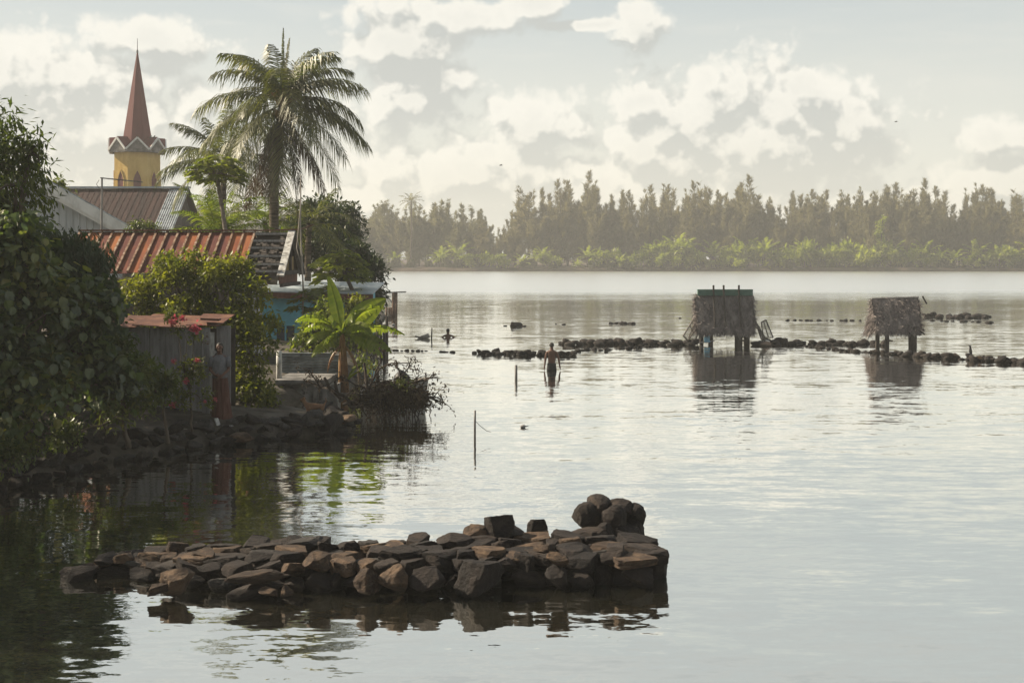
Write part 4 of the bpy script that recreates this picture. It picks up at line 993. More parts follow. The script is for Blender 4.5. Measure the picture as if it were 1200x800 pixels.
for az_, e0, ln, dr, w_, rag in [(160, 80, 1.8, .22, .3, 0), (12, 48, 1.7, .4, .36, 0), (8, 22, 1.95, 1.0, .24, .35), (-18, 5, 1.75, 1.0, .22, .3), (168, 40, 1.4, 1.7, .2, .3), (200, 18, 1.25, 1.5, .2, .4), (-40, 42, 1.5, 1.9, .22, .35), (60, 30, 1.5, 1.3, .24, .2), (262, 52, 1.2, 1.7, .22, .3), (120, 50, 1.4, 1.4, .25, .2), (20, -10, 1.5, .9, .2, .35), (185, 50, 1.6, 1.5, .24, .3), (-70, 55, 1.5, 1.6, .26, .25), (-15, 60, 1.7, 1.3, .25, .3), (-110, 15, 1.3, 1.2, .22, .35), (210, -15, 1.2, .8, .2, .4)]:
    blade(top, R(az_), R(e0), ln, dr, w_, rag, (R(72) if rag == 0 else R(rng.choice([-1, 1]) * rng.uniform(25, 55)))).build('leaf', 'banana', t)
for k in range(7):
    blade(top - (0, 0, .25), k * 1.1 + .4, R(-40), rng.uniform(.7, 1.1), .8, .07, .6).build('dead_leaf', 'dry', t)
blade((bx + .12, D - .1, .5), R(30), R(62), .7, .7, .12, 0).build('sucker_leaf', 'banana', t); blade((bx + .12, D - .1, .45), R(-30), R(50), .6, .8, .1, 0).build('sucker_leaf', 'banana', t)
tree('banana_foot_shrub', foot(418, 42), [B(424, 425, 42, .24), B(434, 432, 42.5, .2)], 'small green shrub at the foot of the banana plant', 'shrub', 'papaya', 60, 6, .15, .07, .03, spread=.18)

# fallen mangrove thicket reaching over the water
t = thing('dead_thicket', P(420, 488, 35), 'tangle of dark bare branches and withered leaves hanging over the water', 'dead bush')
g = G(); tips = []
def branch(p, d, ln, r_, lv):
    p = np.array(p, float); d = unit(np.array(d, float)); pts = [p]
    n_ = 4
    for i in range(n_):
        d = unit(d + rng.normal(0, .22, 3) + np.array([0, 0, -.05])); q = pts[-1] + d * ln / n_
        if q[2] < .08 and lv: q[2] = .08 + rng.random() * .1
        pts.append(q)
    g.tube(pts, np.linspace(r_, r_ * .45, n_ + 1), 5, False)
    if lv == 0: tips.append(pts[-1]); return
    for k in range(3 if lv > 1 else 4):
        i = rng.integers(1, n_ + 1); branch(pts[i], d + rng.normal(0, .6, 3) + (.15, 0, .05), ln * rng.uniform(.45, .7), r_ * .55, lv - 1)
for px, py, d_ in [(430, 470, (1, 0, .12)), (450, 462, (1, 0, .18)), (470, 474, (1, 0, -.02)), (480, 462, (1, 0, .25)), (486, 470, (1, 0, .1)), (440, 452, (.8, 0, .5)), (468, 455, (.9, 0, .35))]:
    branch(P(px, py, 34.8), d_, rng.uniform(.5, .8), .026, 1)
root = P(402, 474, 35.2)
for px, y_, D_, d in [(398, 470, 35.4, (.9, -.1, .45)), (402, 474, 35, (1, -.2, .2)), (408, 476, 35.6, (1, .1, .5)), (412, 478, 34.8, (1, -.1, .1)), (400, 468, 35.2, (-.6, -.2, .75)), (430, 476, 35, (1, 0, .5)), (440, 478, 35.3, (1, .1, .3)), (436, 474, 34.7, (.7, -.2, .7)), (425, 474, 35, (.2, 0, .9)), (455, 472, 35, (1, 0, .25)), (450, 470, 35.2, (.6, .1, .5))]:
    branch(P(px, y_, D_), d, rng.uniform(.8, 1.05), .045, 2)
for a, b in [((410, 478, 35), (450, 448, 35.1)), ((385, 452, 35.2), (420, 478, 35)), ((392, 446, 35.2), (396, 462, 35.2)), ((427, 425, 35.6), (431, 470, 35.2)), ((443, 434, 35.5), (445, 465, 35.3)), ((380, 442, 35.2), (388, 458, 35.2)), ((418, 462, 34.8), (455, 470, 34.9)), ((470, 452, 35), (496, 466, 35))]:
    g.tube(wob(P(*a), P(*b), 5, .05), [.03, .04, .045, .045, .04], 5)
for k in range(34):                           # prop roots
    q = P(rng.uniform(424, 498), rng.uniform(466, 480), rng.uniform(34.4, 35.7)); g.tube([q, q + (rng.normal(0, .14), 0, -.25), (q[0] + rng.normal(0, .3), q[1], -.3)], [.016, .014, .012], 4, False)
g.build('branches', 'barkdk', t)
g = G(); tw = np.concatenate([np.array(tips)] + [P(px, y_, 35) + rng.normal(0, 1, (m_, 3)) * (sx, .3, sz) for px, y_, m_, sx, sz in [(452, 468, 150, .3, .12), (474, 466, 230, .27, .12), (490, 468, 110, .13, .1), (436, 462, 50, .25, .12)]])
tw = tw[tw[:, 2] > .06]
pp = np.repeat(tw, 9, 0) + rng.normal(0, .06, (len(tw) * 9, 3)); leaves(g, pp, rdir(len(pp)) + (0, 0, -.45), rng.uniform(.06, .13, len(pp)), .045)
g.build('withered_leaves', 'twigleaf', t)
g = G(); pp = P(472, 449, 34.8) + rng.normal(0, 1, (260, 3)) * (.14, .15, .07); leaves(g, pp, rdir(260) + (0, 0, .2), .1, .045); g.build('green_leaves', 'shrub', t)

# boat behind the thicket
D = 37.2; S = D / F
bx0, bx1 = (424 - 600) * S, (497 - 600) * S; zg_ = CAM_H + (HOR - 449) * S
t = thing('moored_boat', ((bx0 + bx1) / 2, D, 0), 'grey painted open boat moored behind the dead branches, bow to the right', 'boat')
g = G(); ns = 16; ring = []
for i in range(ns + 1):
    u = i / ns; x = bx0 + (bx1 - bx0) * u; hw = .52 * (1 - max(0, (u - .45) / .55) ** 2.2) * (.8 + .2 * min(u / .3, 1)); zt_ = zg_ - .04 + .16 * u ** 2.5 - .02 * (1 - u)
    xo = .12 * u ** 3
    ring.append([(x + xo, D - hw, zt_), (x + xo * .5, D - hw * .88, zt_ * .45), (x, D - hw * .55, -.2), (x, D + hw * .55, -.2), (x + xo * .5, D + hw * .88, zt_ * .45), (x + xo, D + hw, zt_)])
vs = [q for r_ in ring for q in r_]; f = [(i * 6 + k, (i + 1) * 6 + k, (i + 1) * 6 + k + 1, i * 6 + k + 1) for i in range(ns) for k in range(5)] + [(0, 1, 2, 3, 4, 5)]
ins = [[(q[0], D + (q[1] - D) * .9, max(q[2], .05)) for q in r_] for r_ in ring]
g.add(vs, f); vi = [q for r_ in ins for q in r_]; g.add(vi, [q[::-1] for q in f])
g.build('hull', 'hull', t)
for k in (0, 5):
    g = G(); g.tube([np.array(r_[k]) + (0, 0, .01) for r_ in ring], .035, 6); g.build('gunwale', 'wooddk', t)
for u in (.3, .62):
    g = G(); i = int(u * ns); g.box((ring[i][0][0], D, zg_ - .12), (.2, abs(ring[i][0][1] - D) * 1.75, .03)); g.build('thwart', 'woodgr', t)
g = G(); g.tube([((486 - 600) * S, D - .1, zg_ + .06), ((500 - 600) * S, D - .15, zg_ + .14), ((514 - 600) * S, D - .2, zg_ + .2)], [.035, .03, .015], 6); g.tube([((498 - 600) * S, D - .15, zg_ + .13), ((509 - 600) * S, D - .1, zg_ + .16), ((516 - 600) * S, D - .05, zg_ + .13)], [.025, .02, .012], 6)
tag(g.build('forked_branch', 'woodpl', smooth=True), 'bare forked branch sticking out over the bow of the grey boat', 'branch')
bm = bmesh.new(); bmesh.ops.create_icosphere(bm, subdivisions=3, radius=1)
g = G(); c = np.array([(471 - 600) * S, D, zg_ + .02]); v = np.array([v.co[:] for v in bm.verts]); 
v = v * (1 + .1 * lump(v, 2.2, 1.0))[:, None]; v = v * (.25, .3, .33); v[:, 0] += np.where(v[:, 2] < 0, v[:, 2] * -.35, 0); v[:, 2] = np.maximum(v[:, 2], -.12)
g.add(v + c, [[q.index for q in f_.verts] for f_ in bm.faces]); bm.free(); tag(g.build('tarp_bundle', 'tarp', smooth=True), 'rounded black tarpaulin bundle lying in the grey boat', 'bundle')

# ================================================================== STONES
SV = []
for i in range(27):
    bm = bmesh.new(); bmesh.ops.create_icosphere(bm, subdivisions=5, radius=1.0)
    v = np.array([q.co[:] for q in bm.verts]); r_ = np.random.default_rng(100 + i)
    if i >= 19:                              # blocky slabs with flat tops
        for sg in (-1, 1):
            n_ = unit(np.array([r_.normal(0, .12), r_.normal(0, .12), sg])); h_ = v @ n_ - r_.uniform(.28, .42); v = v - np.maximum(h_, 0)[:, None] * n_ * .96
    for k in range(12):
        n_ = unit(r_.normal(size=3) * ((1, 1, .25) if i >= 19 else (1, 1, 1))); d_ = r_.uniform(.4, .8) if i < 14 else r_.uniform(.66, .9) if i < 19 else r_.uniform(.5, .85)
        h_ = v @ n_ - d_; v = v - np.maximum(h_, 0)[:, None] * n_ * .93
    v = v * (1 + .05 * lump(v, 3.2, i) + .035 * lump(v, 7.5, i * 2.0) + .02 * lump(v, 17.0, i * 3.0) + .01 * lump(v, 38.0, i * 5.0))[:, None]
    v /= np.abs(v).max(0)
    SV.append((v, [[q.index for q in f_.verts] for f_ in bm.faces])); bm.free()
SM = {}
def stone_mesh(k, mat):
    if (k, mat) not in SM:
        me = bpy.data.meshes.new('stone'); v, f = SV[k]; me.from_pydata(v.tolist(), [], f)
        me.polygons.foreach_set('use_smooth', [True] * len(me.polygons)); me.materials.append(MT[mat]); SM[(k, mat)] = me
    return SM[(k, mat)]
ST = []
def stone(p, half, label, group, mat='stone', tilt=.18, rz=None, k=None):
    mat = 'stoneg' if mat == 'stone' and rng.random() < .16 else mat
    if k is None and ('slab' in label or 'upper course' in label or 'back edge' in label) and rng.random() < .85: k = int(rng.integers(19, 27))
    ST.append(dict(p=np.array(p, float), s=half, l=label, g=group, m=mat, r=(rng.normal(0, tilt), rng.normal(0, tilt), rng.uniform(-.5, .5) + (math.pi if rng.random() < .5 else 0) if rz is None else rz), k=(int(rng.integers(14, 19)) if group == 'stones of the round heap' else int(rng.integers(0, 14))) if k is None else k))
# foreground jetty
GJ = 'stones of the foreground jetty'
jx  = [-5.9, -5.0, -4.45, -4.2, -3, -1, 0.4, 1.2, 1.75]
jf  = [18.1, 17.65, 17.5, 17.05, 17.0, 17.05, 17.15, 17.3, 17.7]
jb  = [18.3, 18.6, 18.5, 18.35, 18.3, 18.3, 18.35, 18.5, 18.2]
jh  = [.09, .17, .22, .28, .33, .37, .38, .38, .36]
def J(x): return [float(np.interp(x, jx, q)) for q in (jf, jb, jh)]
x = -5.75
while x < 1.75:                               # front face, lower course
    f_, b_, h_ = J(x); w_ = rng.uniform(.11, .25); stone((x + w_, f_ + .1 + rng.normal(0, .03), h_ * .27), (w_ * 1.12, rng.uniform(.14, .22), max(.09, h_ * rng.uniform(.32, .5))), 'dark stone in the bottom course of the jetty front, rising from the water', GJ, tilt=.1); x += w_ * 1.9
x = -5.6
while x < 1.7:                                # front face, upper course
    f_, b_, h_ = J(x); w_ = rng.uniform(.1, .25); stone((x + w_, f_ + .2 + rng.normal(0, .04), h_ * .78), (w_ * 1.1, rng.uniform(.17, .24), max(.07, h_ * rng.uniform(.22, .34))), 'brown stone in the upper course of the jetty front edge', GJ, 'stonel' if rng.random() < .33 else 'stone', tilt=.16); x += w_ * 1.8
for row, fy in ((0, .34), (1, .55), (2, .76)):
    x = -5.5 + row * .1
    while x < 1.6:
        f_, b_, h_ = J(x); w_ = rng.uniform(.11, .28); y = f_ + (b_ - f_) * fy + rng.normal(0, .05)
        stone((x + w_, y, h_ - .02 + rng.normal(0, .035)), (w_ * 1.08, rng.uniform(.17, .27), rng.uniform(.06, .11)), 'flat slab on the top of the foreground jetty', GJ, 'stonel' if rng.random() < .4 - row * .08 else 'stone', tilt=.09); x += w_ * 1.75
x = -5.3
while x < .9:                                 # back edge, a little higher
    f_, b_, h_ = J(x); w_ = rng.uniform(.12, .28); stone((x + w_, b_ - .06 + rng.normal(0, .05), h_ - .06 + rng.normal(0, .035)), (w_ * 1.08, .22, rng.uniform(.09, .15)), 'dark stone along the back edge of the foreground jetty', GJ, tilt=.1); x += w_ * 1.75
x = -5.2
while x < 1.5:                                # filling under the top
    f_, b_, h_ = J(x); stone((x, (f_ + b_) / 2 + .1, h_ * .32), (.4, (b_ - f_) * .42, h_ * .62), 'stone packed deep inside the foreground jetty between its front and back rows', GJ); x += .3
x = -5.3
while x < 1.5:
    f_, b_, h_ = J(x); stone((x, b_ - .12, h_ * .32), (.3, .22, h_ * .66), 'stone in the bottom course at the back of the jetty', GJ); x += .36
def at(px, py, D): return P(px, py, D)
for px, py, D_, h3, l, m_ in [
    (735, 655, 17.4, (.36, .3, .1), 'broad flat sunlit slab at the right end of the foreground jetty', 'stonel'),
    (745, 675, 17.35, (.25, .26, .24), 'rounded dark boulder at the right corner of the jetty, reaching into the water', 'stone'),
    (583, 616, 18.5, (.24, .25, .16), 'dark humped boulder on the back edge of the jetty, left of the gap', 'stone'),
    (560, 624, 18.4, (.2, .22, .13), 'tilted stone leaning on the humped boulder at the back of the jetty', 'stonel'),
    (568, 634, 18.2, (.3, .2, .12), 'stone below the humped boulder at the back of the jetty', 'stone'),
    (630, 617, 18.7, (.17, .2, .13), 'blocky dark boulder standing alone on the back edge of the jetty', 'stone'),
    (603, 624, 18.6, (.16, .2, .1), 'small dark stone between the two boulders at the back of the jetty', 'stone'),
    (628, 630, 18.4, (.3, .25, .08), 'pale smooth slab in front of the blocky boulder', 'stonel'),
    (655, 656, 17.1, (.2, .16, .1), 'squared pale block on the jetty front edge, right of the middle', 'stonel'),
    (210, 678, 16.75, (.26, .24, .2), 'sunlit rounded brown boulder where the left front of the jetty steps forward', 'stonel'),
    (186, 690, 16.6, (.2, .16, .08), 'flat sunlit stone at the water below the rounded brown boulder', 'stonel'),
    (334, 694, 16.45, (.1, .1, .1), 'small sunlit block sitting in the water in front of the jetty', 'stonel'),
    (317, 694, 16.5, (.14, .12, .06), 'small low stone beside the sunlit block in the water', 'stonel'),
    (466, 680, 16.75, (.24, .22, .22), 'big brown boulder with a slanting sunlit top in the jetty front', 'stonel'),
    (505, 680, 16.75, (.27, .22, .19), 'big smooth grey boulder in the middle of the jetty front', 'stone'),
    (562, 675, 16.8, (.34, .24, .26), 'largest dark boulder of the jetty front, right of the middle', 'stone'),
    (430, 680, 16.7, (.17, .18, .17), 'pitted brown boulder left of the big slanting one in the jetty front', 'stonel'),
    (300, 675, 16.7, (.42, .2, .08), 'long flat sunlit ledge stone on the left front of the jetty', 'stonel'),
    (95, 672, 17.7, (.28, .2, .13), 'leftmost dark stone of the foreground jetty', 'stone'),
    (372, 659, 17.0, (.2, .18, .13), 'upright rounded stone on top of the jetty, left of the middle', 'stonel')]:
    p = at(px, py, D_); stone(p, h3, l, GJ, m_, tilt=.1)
    if p[2] - h3[2] > .12: stone((p[0], p[1] + .05, p[2] / 2 - .06), (h3[0] * .9, h3[1], p[2] * .45), 'stone packed deep inside the foreground jetty between its front and back rows', GJ)
# round heap behind the right end, and the stones that lead to it
GH = 'stones of the round heap'
for px, py, D_, h3, l in [(682, 642, 18.9, (.3, .3, .16), 'wide dark stone between the jetty and the round heap'), (668, 634, 19.3, (.2, .2, .12), 'stone on the left of the way to the round heap'), (708, 641, 19.0, (.22, .25, .1), 'stone in front of the round heap'), (722, 648, 18.6, (.26, .22, .12), 'low stone at the jetty end before the round heap'), (690, 628, 19.9, (.32, .25, .13), 'flat stone at the left foot of the round heap'), (727, 625, 20.2, (.25, .3, .22), 'stone at the right foot of the round heap, in the water'), (709, 622, 20.0, (.14, .14, .17), 'upright oval stone in the middle of the round heap front'), (687, 604, 20.3, (.22, .25, .2), 'left shoulder stone of the round heap'), (720, 606, 20.2, (.2, .2, .2), 'rounded stone in the middle of the round heap'), (702, 592, 20.5, (.2, .25, .15), 'top left stone of the round heap'), (728, 595, 20.5, (.24, .25, .15), 'top right stone of the round heap'), (744, 604, 20.5, (.15, .22, .2), 'right outer stone of the round heap'), (742, 620, 20.4, (.18, .22, .2), 'lower right stone of the round heap in the water'), (705, 608, 20.5, (.25, .25, .2), 'stone behind the upright oval one in the round heap'), (715, 625, 20.6, (.35, .3, .25), 'stone deep inside the round heap')]:
    stone(at(px, py, D_), h3, l, GH, tilt=.2)
# bank stones on the left
GB = 'stones along the left bank'
poly = [(-9.25, 22), (-9.1, 24.2), (-8.3, 27.2), (-6.9, 29.5), (-5.9, 30.7), (-4.2, 31.8), (-3.9, 32.8), (-4.5, 34.6)]
seg = np.array(poly); dl = np.r_[0, np.cumsum(np.linalg.norm(np.diff(seg, axis=0), axis=1))]
for row, (inset, z, hw) in enumerate([(-.05, .06, .2), (.25, .24, .2), (.6, .4, .22)]):
    s_ = 0.2 * row
    while s_ < dl[-1]:
        x = np.interp(s_, dl, seg[:, 0]) - inset * .75 + rng.normal(0, .07); y = np.interp(s_, dl, seg[:, 1]) + inset * .5 + rng.normal(0, .05); w_ = hw * rng.uniform(.6, 1.35)
        l = 'dark stone at the foot of the bank under the broad leaved bush' if y < 28 else ('grey stone at the water edge below the plank shed' if y < 30.9 else 'grey stone on the point below the concrete landing')
        stone((x, y, z + rng.normal(0, .03)), (w_, w_ * rng.uniform(.7, 1), w_ * rng.uniform(.45, .7)), l, GB, 'stoneg' if rng.random() < .4 else 'stone', tilt=.25); s_ += w_ * rng.uniform(1.7, 2.3)
for px, py, D_, h3, l, m_ in [(282, 512, 30.2, (.3, .2, .12), 'long brown stone lying at the water right of the broken crate', 'stonel'), (262, 517, 30.0, (.35, .2, .1), 'flat grey stone in the water below the broken crate', 'stone'), (324, 480, 33.5, (.16, .15, .12), 'pale small boulder on the mound left of the dog', 'stonel'), (345, 497, 32.0, (.45, .5, .2), 'broad grey boulder in the middle of the point', 'stone'), (385, 497, 32.0, (.4, .4, .28), 'dark boulder at the tip of the point', 'stone'), (405, 490, 32.6, (.28, .3, .14), 'smooth pale stone at the tip of the point', 'stonel'), (310, 500, 31.6, (.45, .5, .2), 'wide dark stone in the shade left of the point', 'stone'), (378, 482, 33.6, (.25, .2, .1), 'flat stone right behind the dog', 'stone'), (240, 505, 30.6, (.3, .2, .12), 'stone under the broken crate', 'stone'), (418, 494, 33, (.14, .12, .07), 'small dark stone in the water off the tip of the point', 'stone')]:
    stone(at(px, py, D_), h3, l, GB, m_, tilt=.12)
# weirs far out: (px0,py0,px1,py1, half size, height, rows, label, group)
def weir(px0, y0, px1, y1, hs, n, thick, tall, label, group, mat='stone'):
    a, b = W(px0, y0), W(px1, y1)
    for i in range(n):
        u = (i + rng.uniform(-.3, .3)) / max(n - 1, 1); q = a + (b - a) * u + (rng.normal(0, .05), rng.normal(0, thick), 0)
        w_ = hs * rng.uniform(.55, 1.15); z = rng.uniform(0, 1) * tall * .62 - .02
        stone((q[0], q[1], z), (w_ * 1.1, w_ * .9, w_ * rng.uniform(.45, .7)), label, group, mat if rng.random() < .8 else 'stonel', tilt=.3)
GM = 'stones of the weir behind the wading man'; GR = 'stones of the weir between the huts'; GN = 'stones of the near weir at the right'
weir(562, 415, 670, 416, .17, 34, .25, .2, 'dark stone in the low weir just behind the wading man', GM)
weir(560, 414, 600, 415, .12, 8, .1, .0, 'small stone at the left tail of the weir behind the wading man', GM)
weir(600, 416, 668, 417, .17, 16, .1, .28, 'dark stone in the low weir just behind the wading man', GM)
weir(672, 412, 698, 409, .15, 8, .1, .05, 'stone in the loose row right of the wading man', GM)
weir(657, 403, 815, 404, .24, 44, .35, .28, 'dark stone in the weir running left from the larger hut', GR)
weir(705, 411, 760, 406, .13, 14, .1, .06, 'small stone in front of the weir left of the larger hut', GR)
weir(884, 404, 1030, 404, .25, 44, .4, .26, 'dark stone in the weir between the two huts', GR)
weir(935, 405, 1000, 412, .14, 20, .1, .1, 'small stone in the row bending forward from the weir between the huts', GR)
weir(998, 412, 1080, 417, .16, 26, .12, .14, 'brown stone of the near weir below the smaller hut', GN)
weir(1055, 417, 1205, 426, .22, 52, .18, .26, 'brown stone of the near weir right of the smaller hut', GN)
weir(1085, 372, 1162, 372, .28, 30, .7, .3, 'stone of the far weir at the right of the smaller hut', 'stones of the far weir')
weir(1095, 376, 1163, 378, .2, 10, .3, .0, 'stone of the thin row before the far weir', 'stones of the far weir')
for px0, px1, y_, n_, hs in [(455, 470, 410.5, 5, .13), (478, 500, 411, 5, .12), (515, 530, 412.5, 4, .13), (590, 617, 382, 4, .2), (714, 741, 379, 7, .2), (922, 1008, 375.5, 12, .17), (800, 830, 373, 3, .15), (655, 660, 380, 2, .14)]:
    weir(px0, y_, px1, y_ + .4, hs, n_, .06, .04, 'low stone barely above the calm water ' + ('left of the wading man' if px1 < 540 else 'behind the wading man' if px1 < 800 else 'beyond the larger hut'), 'scattered stones in the lagoon')
stone(W(606, 382) + (0, 0, .05), (.55, .4, .22), 'long flat rock standing alone in the lagoon beyond the wading man', 'scattered stones in the lagoon')
ST.sort(key=lambda q: -(q['s'][0] * q['s'][2]) / q['p'][1] ** 2 * (0 if 'deep inside' in q['l'] else 1))
NS = 292
for q in ST[:NS]:
    o = bpy.data.objects.new('stone', stone_mesh(q['k'], q['m'])); COL.objects.link(o)
    o.location = q['p']; o.rotation_euler = q['r']; o.scale = q['s']; o['_o'] = tuple(q['p']); tag(o, q['l'], 'stone', q['g'])
g = G()
for q in ST[NS:]:
    v, f = SV[q['k']]; M_ = np.array(Euler(q['r']).to_matrix())
    if q['p'][1] > 40:
        if 'ico' not in globals():
            bm = bmesh.new(); bmesh.ops.create_icosphere(bm, subdivisions=2, radius=1); ico = (np.array([w.co[:] for w in bm.verts]), [[w.index for w in f_.verts] for f_ in bm.faces]); bm.free()
        v, f = ico; v = v * (1 + .18 * lump(v, 2.0, q['k'] * 1.3))[:, None]
    g.addn((v * q['s']) @ M_.T + q['p'], np.array(f))
o = g.build('loose_stones', 'stone', smooth=True); tag(o, kind='stuff')
# ================================================================== HUTS ON THE WEIR
def strands(g, quad, n, L, w, jit=.35, lift=.02):
    q = np.asarray(quad, float); u, v = rng.random((n, 1)), rng.random((n, 1)) ** .9
    p = (q[0] * (1 - u) + q[1] * u) * (1 - v) + (q[3] * (1 - u) + q[2] * u) * v
    dn = unit((q[3] + q[2]) - (q[0] + q[1])); nr = unit(np.cross(q[1] - q[0], q[3] - q[0])); nr = nr if nr[1] < 0 or abs(nr[1]) < .2 else nr
    ax = unit(dn + rng.normal(0, jit, (n, 3)) + nr * lift)
    ln = L * rng.uniform(.5, 1.2, n); sd = unit(np.cross(ax, nr) + rng.normal(0, .2, (n, 3)))
    p = p + nr * rng.uniform(.0, .05, (n, 1))
    a, b = p - sd * w, p + sd * w; c = p + ax * ln[:, None] + nr * rng.uniform(-.02, .05, (n, 1)); 
    V = np.stack([a, b, c + sd * w * .5, c - sd * w * .5], 1).reshape(-1, 3); g.addn(V, np.arange(n * 4).reshape(n, 4))
def hut(D, pxl, pxr, pyt, pyb, depth, label, gx=0.0):
    S = D / F; xl, xr = (pxl - 600) * S, (pxr - 600) * S; zt, zb = CAM_H + (HOR - pyt) * S, CAM_H + (HOR - pyb) * S
    t = thing('thatched_hut', ((xl + xr) / 2, D + depth / 2, 0), label, 'hut')
    yr_ = D + depth * .5
    fr = [(xl, yr_, zt), (xr, yr_, zt), (xr - .06, D, zb), (xl + .06, D, zb)]; bk = [(xr, yr_, zt), (xl, yr_, zt), (xl + .06, D + depth, zb), (xr - .06, D + depth, zb)]
    g = G(); slab(g, fr[::-1], .05); strands(g, fr, 4200, .32, .011, .5); strands(g, [fr[3], fr[2], np.array(fr[2]) - (0, 0, .08), np.array(fr[3]) - (0, 0, .08)], 160, .16, .014)
    for s_ in (0, 1):
        a, b = fr[s_], fr[3 - s_]; dx = -.03 if s_ == 0 else .03
        q = [np.array(a) + (dx, -.03, 0), np.array(a) + (dx * 2, .1, 0), np.array(b) + (dx * 2, .1, 0), np.array(b) + (dx, -.03, 0)]; strands(g, q, 260, .26, .014, .8)
    strands(g, [np.array(fr[0]) + (0, -.02, .03), np.array(fr[1]) + (0, -.02, .03), np.array(fr[1]) + (0, -.05, -.1), np.array(fr[0]) + (0, -.05, -.1)], 300, .22, .016, .7)
    g.build('front_thatch', 'thatch', t)
    g = G(); slab(g, bk[::-1], .05); strands(g, bk, 1100, .34, .016); g.build('rear_thatch', 'thatch', t)
    for s_ in (0, 1):
        x = xl + .05 if s_ == 0 else xr - .05; fl = gx if s_ == 0 else 0
        tri = [(x, yr_, zt - .05), (x, yr_, zt - .05), (x - fl, D + depth - .1, zb - fl * .6), (x - fl, D + .08, zb - fl * .6)]
        g = G(); g.add([tri[0], tri[2], tri[3]], [(0, 1, 2)]); g.add([np.array(q) + (.04, 0, 0) for q in (tri[0], tri[2], tri[3])], [(2, 1, 0)]); strands(g, tri, 1300, .3, .011, .5); g.build('side_thatch', 'thatch', t)
    return t, S, xl, xr, zt, zb
D = 63.2
t, S, xl, xr, zt, zb = hut(D, 817, 885, 345, 389, 1.35, 'larger thatched hut on posts with a green ridge and three poles over its roof')
def X(px): return (px - 600) * S
def Z(py): return CAM_H + (HOR - py) * S
g = G(); g.box(((xl + xr) / 2 + .05, D + .6, zt + .06), (xr - xl - .12, .1, .26)); g.box(((xl + xr) / 2 + .05, D + .75, zt + .06), (xr - xl - .12, .1, .26)); g.box(((xl + xr) / 2 + .05, D + .675, zt + .2), (xr - xl - .1, .3, .04)); g.build('ridge_cap', 'green', t)
for px in (838, 850, 868):
    g = G(); g.bar((X(px), D - .1, zb + .25), (X(px), D + .5, zt + .18), .09, .06, (1, 0, 0)); g.bar((X(px), D + .5, zt + .1), (X(px), D + .5, zt + .42), .08, .08, (0, 1, 0)); g.build('roof_pole', 'wooddk', t)
for px, y_, w_ in [(834, D + .3, .12), (826, D + 1.1, .1), (866, D + .25, .16), (880, D + 1.1, .15), (870, D + .5, .1)]:
    g = G(); g.tube([(X(px), y_, -.5), (X(px), y_, zb + .25)], w_, 7); g.build('post', 'wooddk', t, True)
g = G(); g.bar((X(822), D + .2, zb - .02), (X(882), D + .2, zb - .02), .09); g.build('beam', 'wooddk', t)
for z in (Z(395), Z(400)):
    g = G(); g.bar((X(866), D + .25, z), (X(882), D + 1.1, z), .07); g.build('rail', 'wooddk', t)
g = G(); g.bar((X(816), D + .2, .08), (X(838), D + .2, .2), .06); g.build('plank', 'woodgr', t)
def panel(c, label, grp=None):
    tt = thing('net_frame', c[0], label, 'net frame')
    c = [np.array(q, float) for q in c]
    for a, b in ((0, 1), (1, 2), (2, 3), (3, 0)):
        g = G(); g.bar(c[a], c[b], .045, .045); g.build('rail', 'net', tt)
    g = G(); g.bar((c[0] + c[1]) / 2, (c[3] + c[2]) / 2, .035); g.build('cross_rail', 'net', tt)
    g = G()
    for i in range(1, 14):
        g.bar(c[0] + (c[1] - c[0]) * i / 14, c[3] + (c[2] - c[3]) * i / 14, .007)
    for i in range(1, 10):
        g.bar(c[0] + (c[3] - c[0]) * i / 10, c[1] + (c[2] - c[1]) * i / 10, .007)
    g.build('netting', 'net', tt); return tt
panel([(X(800), D - .25, Z(393)), (X(817), D + .5, Z(370)), (X(822), D + .8, Z(381)), (X(806), D - .1, Z(399))], 'slatted net frame leaning low against the left side of the larger hut')
panel([(X(808), D + .3, Z(396)), (X(823), D + 1, Z(365)), (X(826), D + 1, Z(378)), (X(816), D + .3, Z(399))], 'wire net frame leaning against the left side of the larger hut')
panel([(X(893), D + .2, Z(378)), (X(899), D + .3, Z(375)), (X(905), D - .2, Z(395)), (X(894), D - .2, Z(395))], 'upright net frame standing right of the larger hut')
panel([(X(884), D + .6, Z(366)), (X(888), D + .6, Z(377)), (X(897), D - .1, Z(397)), (X(892), D - .1, Z(398))], 'narrow net frame leaning on the right side of the larger hut')
for a, b in (((806, 402), (824, 374)), ((818, 404), (826, 384)), ((884, 360), (889, 381))):
    g = G(); g.tube([(X(a[0]), D + .2, max(Z(a[1]), -.1)), (X(b[0]), D + .7, Z(b[1]))], .025, 5); tag(g.build('prop_pole', 'woodgr'), {806: 'long thin pole leaning at the far left of the larger hut', 818: 'short pole leaning by the blue cloth of the larger hut', 884: 'thin pole against the right edge of the thatch'}[a[0]], 'pole')
g = G(); m_ = 9; vs = []
for i in range(m_):
    for j in range(7): vs.append((X(826) + j * .045 + .03 * math.sin(i * .8), D + .1 + .035 * math.sin(j * 2.1 + i * .4), Z(388) - i * .065))
g.add(vs, [(i * 7 + j, i * 7 + j + 1, (i + 1) * 7 + j + 1, (i + 1) * 7 + j) for i in range(m_ - 1) for j in range(6)])
g.add(np.array(vs) + (0, .012, 0), [((i + 1) * 7 + j, (i + 1) * 7 + j + 1, i * 7 + j + 1, i * 7 + j) for i in range(m_ - 1) for j in range(6)])
tag(g.build('hanging_cloth', 'cyan', smooth=True), 'light blue cloth hanging at the left post of the larger hut', 'cloth')
